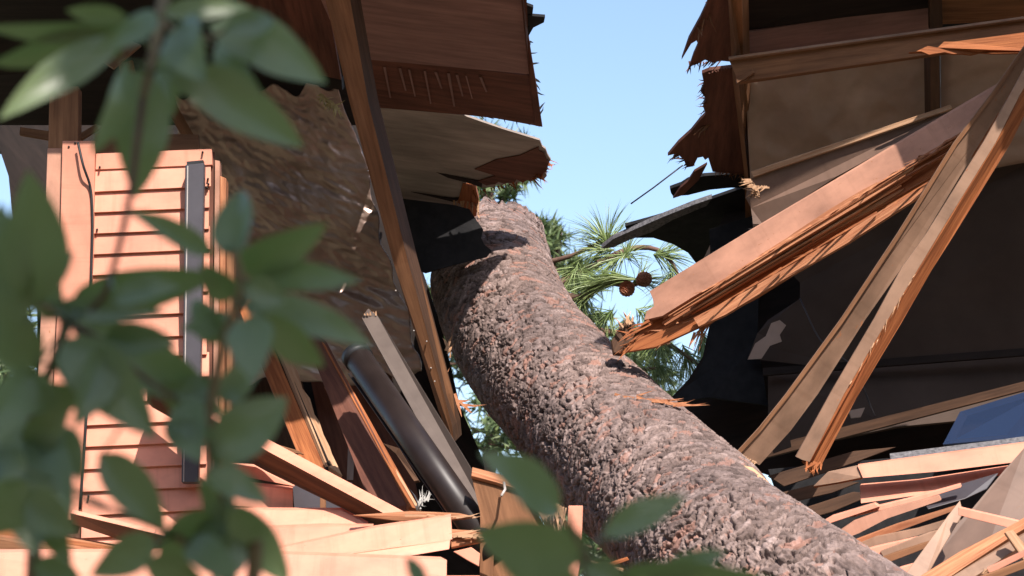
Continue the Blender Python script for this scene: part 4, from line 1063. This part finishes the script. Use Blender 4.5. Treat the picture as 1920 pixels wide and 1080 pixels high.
sh = thing('leafy_shrub', 'big out of focus leafy shrub close up along the left side', 'shrub', Vector((-.55, 2.45, 0)))
def stem(pl, r0, r1, mat, parent, n=40):
    pts = [Vector(p) for p in spline(pl, n)]
    tube('stem', pts, [r0 + (r1 - r0) * i / (n - 1) for i in range(n)], mat, parent, 8)
    return pts
allp = []
allp += stem([(-.62, 2.5, 0), (-.75, 2.7, 1.5), (-.62, 2.62, 2.55), at(270, -190, 2.35), at(312, -60, 2.25), at(300, 30, 2.2), at(284, 120, 2.18), at(268, 185, 2.18)], .011, .0045, 'twig', sh, 60)
allp += stem([at(268, 185, 2.18), at(258, 260, 2.17), at(243, 370, 2.17), at(216, 490, 2.18), at(190, 560, 2.2), at(130, 610, 2.22)], .0040, .0025, 'twig_brown', sh)
allp += stem([(-.55, 2.45, 0), (-.52, 2.42, 1.0), at(60, 1130, 2.35), at(48, 960, 2.32), at(50, 800, 2.3), at(100, 680, 2.26), at(118, 600, 2.25), at(70, 570, 2.24)], .010, .003, 'twig', sh, 60)
allp += stem([(-.5, 2.42, 0), (-.36, 2.35, 1.1), at(470, 1130, 2.25), at(436, 970, 2.22), at(408, 880, 2.2), at(392, 790, 2.2), at(420, 640, 2.18), at(452, 540, 2.16), at(440, 470, 2.15)], .009, .003, 'twig', sh, 60)
allp += stem([at(470, 1130, 2.25), at(400, 1060, 2.24), at(320, 1000, 2.24), at(220, 960, 2.24)], .005, .003, 'twig', sh)
allp += stem([at(300, 30, 2.2), at(330, 60, 2.19), at(390, 70, 2.17), at(420, 60, 2.16)], .004, .002, 'twig', sh)
allp += stem([at(300, 30, 2.2), at(270, 45, 2.2), at(230, 55, 2.2)], .004, .002, 'twig', sh)
allp += stem([at(118, 600, 2.25), at(190, 640, 2.22), at(260, 700, 2.2), at(330, 750, 2.2)], .004, .002, 'twig_brown', sh)
LV = [ # base, tip, width px, roll
    ((240, 40), (-20, 130), 62, .5), ((225, 72), (5, 205), 72, -.5), ((262, 128), (262, 358), 112, .25), ((335, 42), (372, 142), 92, -.7),
    ((395, 42), (616, 142), 98, .45), ((325, 128), (574, 268), 100, .4), ((400, 85), (484, 178), 48, -.7), ((300, 24), (470, 8), 46, .3),
    ((240, 30), (120, 22), 40, .4), ((225, 60), (-40, 60), 40, .6), ((285, 120), (330, 215), 40, .9), ((245, 110), (190, 290), 50, 1.0),
    ((66, 575), (58, 325), 118, -.45), ((44, 610), (-12, 380), 92, .5), ((402, 478), (248, 393), 46, -.5), ((446, 482), (444, 352), 78, .5),
    ((440, 508), (606, 432), 76, -.7), ((478, 522), (668, 520), 56, .6), ((128, 568), (402, 518), 84, -.35), ((100, 578), (308, 585), 52, .4),
    ((455, 566), (694, 634), 70, .55), ((488, 588), (608, 696), 68, -.2), ((468, 588), (472, 698), 88, -.5), ((455, 606), (348, 612), 48, -.7),
    ((118, 632), (288, 815), 112, .2), ((138, 612), (436, 772), 100, .45), ((16, 750), (198, 732), 58, -.8), ((-10, 640), (66, 724), 52, .3),
    ((40, 786), (62, 1034), 142, -.45), ((62, 800), (128, 962), 88, -.4), ((88, 796), (156, 892), 62, .4), ((44, 876), (126, 1056), 72, -.8),
    ((186, 848), (312, 992), 82, .25), ((338, 752), (368, 856), 84, -.6), ((398, 864), (538, 742), 102, .3), ((384, 882), (504, 938), 58, .4),
    ((404, 958), (298, 1062), 92, .3), ((418, 946), (548, 1094), 76, .35), ((292, 1008), (172, 1080), 72, .3), ((270, 1050), (385, 1094), 60, -.4),
    ((440, 990), (340, 1030), 52, -.8), ((60, 700), (-30, 830), 80, .5), ((70, 690), (-20, 560), 90, .3), ((100, 660), (180, 740), 60, .2),
    ((190, 640), (330, 640), 62, .55), ((210, 650), (150, 790), 76, .3), ((50, 900), (-40, 1010), 90, .3), ((400, 820), (300, 790), 40, -.3),
    ((390, 780), (330, 700), 60, .3), ((50, 980), (-30, 940), 60, -.5), ((120, 600), (40, 470), 70, .4), ((440, 960), (370, 900), 60, .5), ((210, 560), (330, 530), 50, .6),
]
LV += [((20, 700), (115, 792), 76, .3), ((110, 690), (215, 655), 66, -.5), ((60, 560), (130, 470), 60, .5),
    ((50, 850), (120, 770), 70, .4), ((46, 930), (140, 1000), 74, -.3), ((60, 1060), (160, 1092), 60, .3), 
    ((430, 960), (500, 1020), 60, -.4), ((440, 1000), (400, 1090), 70, .4), ((350, 1010), (440, 1080), 64, .3),
    ((420, 640), (350, 560), 60, .3), ((400, 740), (480, 690), 66, -.4), ((395, 770), (300, 720), 70, .35),
    ((140, 620), (230, 530), 60, .3), ((440, 560), (380, 500), 60, .3), ((455, 540), (540, 560), 54, .2),
    ((48, 880), (-30, 860), 70, -.4), ((330, 745), (430, 720), 60, .3), ((300, 25), (200, 90), 50, .6), ((420, 60), (520, 30), 56, .2), ((285, 115), (380, 175), 60, .3), ((230, 55), (150, 130), 54, .5)]
LIGHT = {1, 3, 6, 12, 14, 16, 17, 18, 22, 23, 26, 28, 29, 31, 33, 41, 45, 56, 61, 66, 70, 74}
for i, (b, tp, w, ro) in enumerate(LV):
    r = random.Random(500 + i)
    Yb = 2.2 + r.uniform(-.07, .07)
    Bp = at(b[0], b[1], Yb)
    dY = r.uniform(-.085, -.05) if i in LIGHT else r.uniform(-.03, .05)
    leaf('leaf', (b[0], b[1], Yb), (tp[0], tp[1], Yb + dY), w, sh, ro * (.5 if i in LIGHT else 1.0) + r.uniform(-.15, .15), r.uniform(.05, .22), r.uniform(.15, .4), near(allp, Bp), i)

sh2 = thing('leafy_shrub', 'few blurred leaves of a low shrub at the bottom centre', 'shrub', Vector((.08, 2.4, 0)))
ap2 = []
ap2 += stem([(.08, 2.4, 0), (.07, 2.38, 1.2), at(1100, 1140, 2.25), at(1092, 1050, 2.22), at(1062, 960, 2.2)], .008, .0025, 'twig', sh2)
ap2 += stem([at(1100, 1140, 2.25), at(1125, 1070, 2.22), at(1132, 1005, 2.2)], .004, .002, 'twig', sh2)
ap2 += stem([(.08, 2.4, .4), (0.1, 2.35, 1.3), at(1180, 1150, 2.25), at(1220, 1100, 2.22)], .005, .0025, 'twig', sh2)
ap2 += stem([(.08, 2.4, .5), (-.03, 2.35, 1.3), at(830, 1180, 2.25), at(802, 1100, 2.22)], .005, .0025, 'twig', sh2)
LV2 = [((1054, 962), (922, 846), 78, -.6), ((1092, 1046), (890, 1006), 108, .3), ((1084, 1086), (940, 1066), 66, .4), ((1130, 1004), (1288, 924), 58, .3),
       ((1160, 1082), (1450, 1098), 84, -.4), ((802, 1102), (760, 1042), 32, .3), ((1100, 1060), (1060, 980), 50, .5), ((1220, 1100), (1360, 1030), 50, .5), ((1095, 1060), (1190, 1110), 60, .4)]
for i, (b, tp, w, ro) in enumerate(LV2):
    r = random.Random(800 + i)
    Yb = 2.2 + r.uniform(-.05, .05)
    leaf('leaf', (b[0], b[1], Yb), (tp[0], tp[1], Yb + (-.07 if i in (0, 4) else r.uniform(-.03, .04))), w, sh2, ro, r.uniform(.05, .22), r.uniform(.15, .4), near(ap2, at(b[0], b[1], Yb)), i + 70)

# ================================================================== trees
def conifer(name, label, base, H, R, mat, seed, nb=70, z0=.25, tuft=.35, per=26):
    r = random.Random(seed)
    t = thing(name, label, 'tree', Vector(base))
    b = Vector(base)
    pts = [b + Vector((r.uniform(-.1, .1), r.uniform(-.1, .1), H * i / 8)) for i in range(9)]
    tube('trunk', pts, [H * .018 * (1 - i / 8.5) + .02 for i in range(9)], 'twig_brown', t, 10)
    verts, faces = [], []
    lv, lf = [], []
    for i in range(nb):
        f = z0 + (1 - z0) * (i + r.random()) / nb
        z = H * f
        a = r.uniform(0, 2 * math.pi)
        L = R * (1 - (f - z0) / (1 - z0)) ** .7 * r.uniform(.6, 1.1) + .25
        p0 = b + Vector((0, 0, z))
        p1 = p0 + Vector((math.cos(a) * L, math.sin(a) * L, L * r.uniform(-.15, .3)))
        v2, f2, _ = tube_mesh([p0, p0.lerp(p1, .5) + Vector((0, 0, -.05)), p1], [.035, .02, .008], 5)
        k = len(lv); lv += v2; lf += [tuple(k + x for x in q_) for q_ in f2]
        for j in range(per):
            s = r.uniform(.3, 1.05)
            c = p0.lerp(p1, s) + Vector((r.gauss(0, .12), r.gauss(0, .12), r.gauss(0, .10))) * (.6 + L * .25)
            for m in range(5):
                d = Vector((r.gauss(0, 1), r.gauss(0, 1), r.gauss(.3, 1))).normalized()
                w = d.cross(Vector((r.gauss(0, 1), r.gauss(0, 1), r.gauss(0, 1)))).normalized() * tuft * .07
                k = len(verts)
                e = c + d * tuft * r.uniform(.5, 1)
                verts += [c - w, c + w, e]
                faces.append((k, k + 1, k + 2))
    to_world_mesh('limbs', lv, lf, 'twig_brown', t)
    to_world_mesh('crown', verts, faces, mat, t)
    return t
tp_ = at(918, 245, 34)
conifer('pine_tree', 'distant thin topped conifer standing in the gap above the trunk', (tp_.x, 34, 0), tp_.z, 2.2, 'needle_far', 3, 80, .3, .34, 30)
tp_ = at(1042, 425, 30)
conifer('pine_tree', 'distant green conifer tip just right of the trunk top', (tp_.x, 30, 0), tp_.z, 1.4, 'needle_far', 4, 70, .3, .3, 30)
tp_ = at(30, 560, 24)
conifer('pine_tree', 'conifer seen through the leaves at the far left edge', (tp_.x - .8, 24, 0), tp_.z + .6, 2.0, 'needle_far', 5, 90, .3, .3, 30)
tp_ = at(1190, 640, 36)
conifer('pine_tree', 'distant conifer low behind the needles right of the trunk', (tp_.x, 36, 0), tp_.z, 2.0, 'needle_far', 6, 70, .3, .34, 30)

# broad tree behind the camera that keeps the foreground shrubs in shade
def shade_tree(base, H, cc, R, seed):
    r = random.Random(seed)
    t = thing('shade_tree', 'broad leaf tree out of view that shades the near shrubs', 'tree', Vector(base))
    b = Vector(base); cc = Vector(cc)
    tube('trunk', spline([b, b + Vector((.1, .1, H * .4)), cc + Vector((0, 0, -.6))], 12), [.2 - .01 * i for i in range(12)], 'twig_brown', t, 12)
    lv, lf = [], []
    for i in range(14):
        d = Vector((r.gauss(0, 1), r.gauss(0, 1), r.gauss(0, .6))).normalized() * R * .85
        v2, f2, _ = tube_mesh([cc + Vector((0, 0, -.7)), cc + d * .5, cc + d], [.07, .04, .012], 6)
        k = len(lv); lv += v2; lf += [tuple(k + x for x in q_) for q_ in f2]
    to_world_mesh('limbs', lv, lf, 'twig_brown', t)
    verts, faces = [], []
    for i in range(2500):
        d = Vector((r.gauss(0, 1), r.gauss(0, 1), r.gauss(0, 1))).normalized() * R * r.random() ** .4
        d.z *= .6
        c = cc + d
        u = Vector((r.gauss(0, 1), r.gauss(0, 1), r.gauss(0, 1))).normalized() * .11
        w = u.cross(Vector((r.gauss(0, 1), r.gauss(0, 1), r.gauss(0, 1)))).normalized() * .05
        k = len(verts); verts += [c - u, c + w, c + u, c - w]; faces.append((k, k + 1, k + 2, k + 3))
    to_world_mesh('crown', verts, faces, 'shade_leaf', t)
pc = Vector((-.35, 2.2, 2.0)) + TO_SUN * 5.2
shade_tree((pc.x - 1.2, pc.y - .8, 0), pc.z, pc, 1.9, 9)

# unseen wood added behind the camera to cut the sky light
def added_woodland(seed):
    r = random.Random(seed)
    verts, faces = [], []
    for i in range(46):
        a = math.radians(-200 + 220 * (i + r.uniform(-.4, .4)) / 45)
        D = r.uniform(24, 34)
        b = Vector((math.cos(a) * D, math.sin(a) * D, 0))
        H = r.uniform(13, 19); Rr = r.uniform(2.2, 3.2)
        tv, tf, _ = tube_mesh([b, b + Vector((0, 0, H * .5)), b + Vector((0, 0, H * .95))], [.35, .2, .04], 7)
        k = len(verts); verts += tv; faces += [tuple(k + x for x in f) for f in tf]
        for j in range(900):
            f = r.random() ** .8
            z = H * (.08 + .92 * f)
            rad = Rr * (1 - f) ** .6 * r.random() ** .5 + .1
            p = r.uniform(0, 2 * math.pi)
            c = b + Vector((math.cos(p) * rad, math.sin(p) * rad, z))
            u = Vector((r.gauss(0, 1), r.gauss(0, 1), r.gauss(0, .6))).normalized() * r.uniform(.4, .8)
            w = u.cross(Vector((r.gauss(0, 1), r.gauss(0, 1), r.gauss(0, 1)))).normalized() * r.uniform(.2, .4)
            k = len(verts); verts += [c - u, c + w, c + u, c - w]; faces.append((k, k + 1, k + 2, k + 3))
    o = to_world_mesh('added_woodland', verts, faces, 'needle_far')
    tag(o, 'unseen belt of conifers added behind the viewpoint to cut sky light', 'added_woodland')
    o['kind'] = 'stuff'
added_woodland(17)
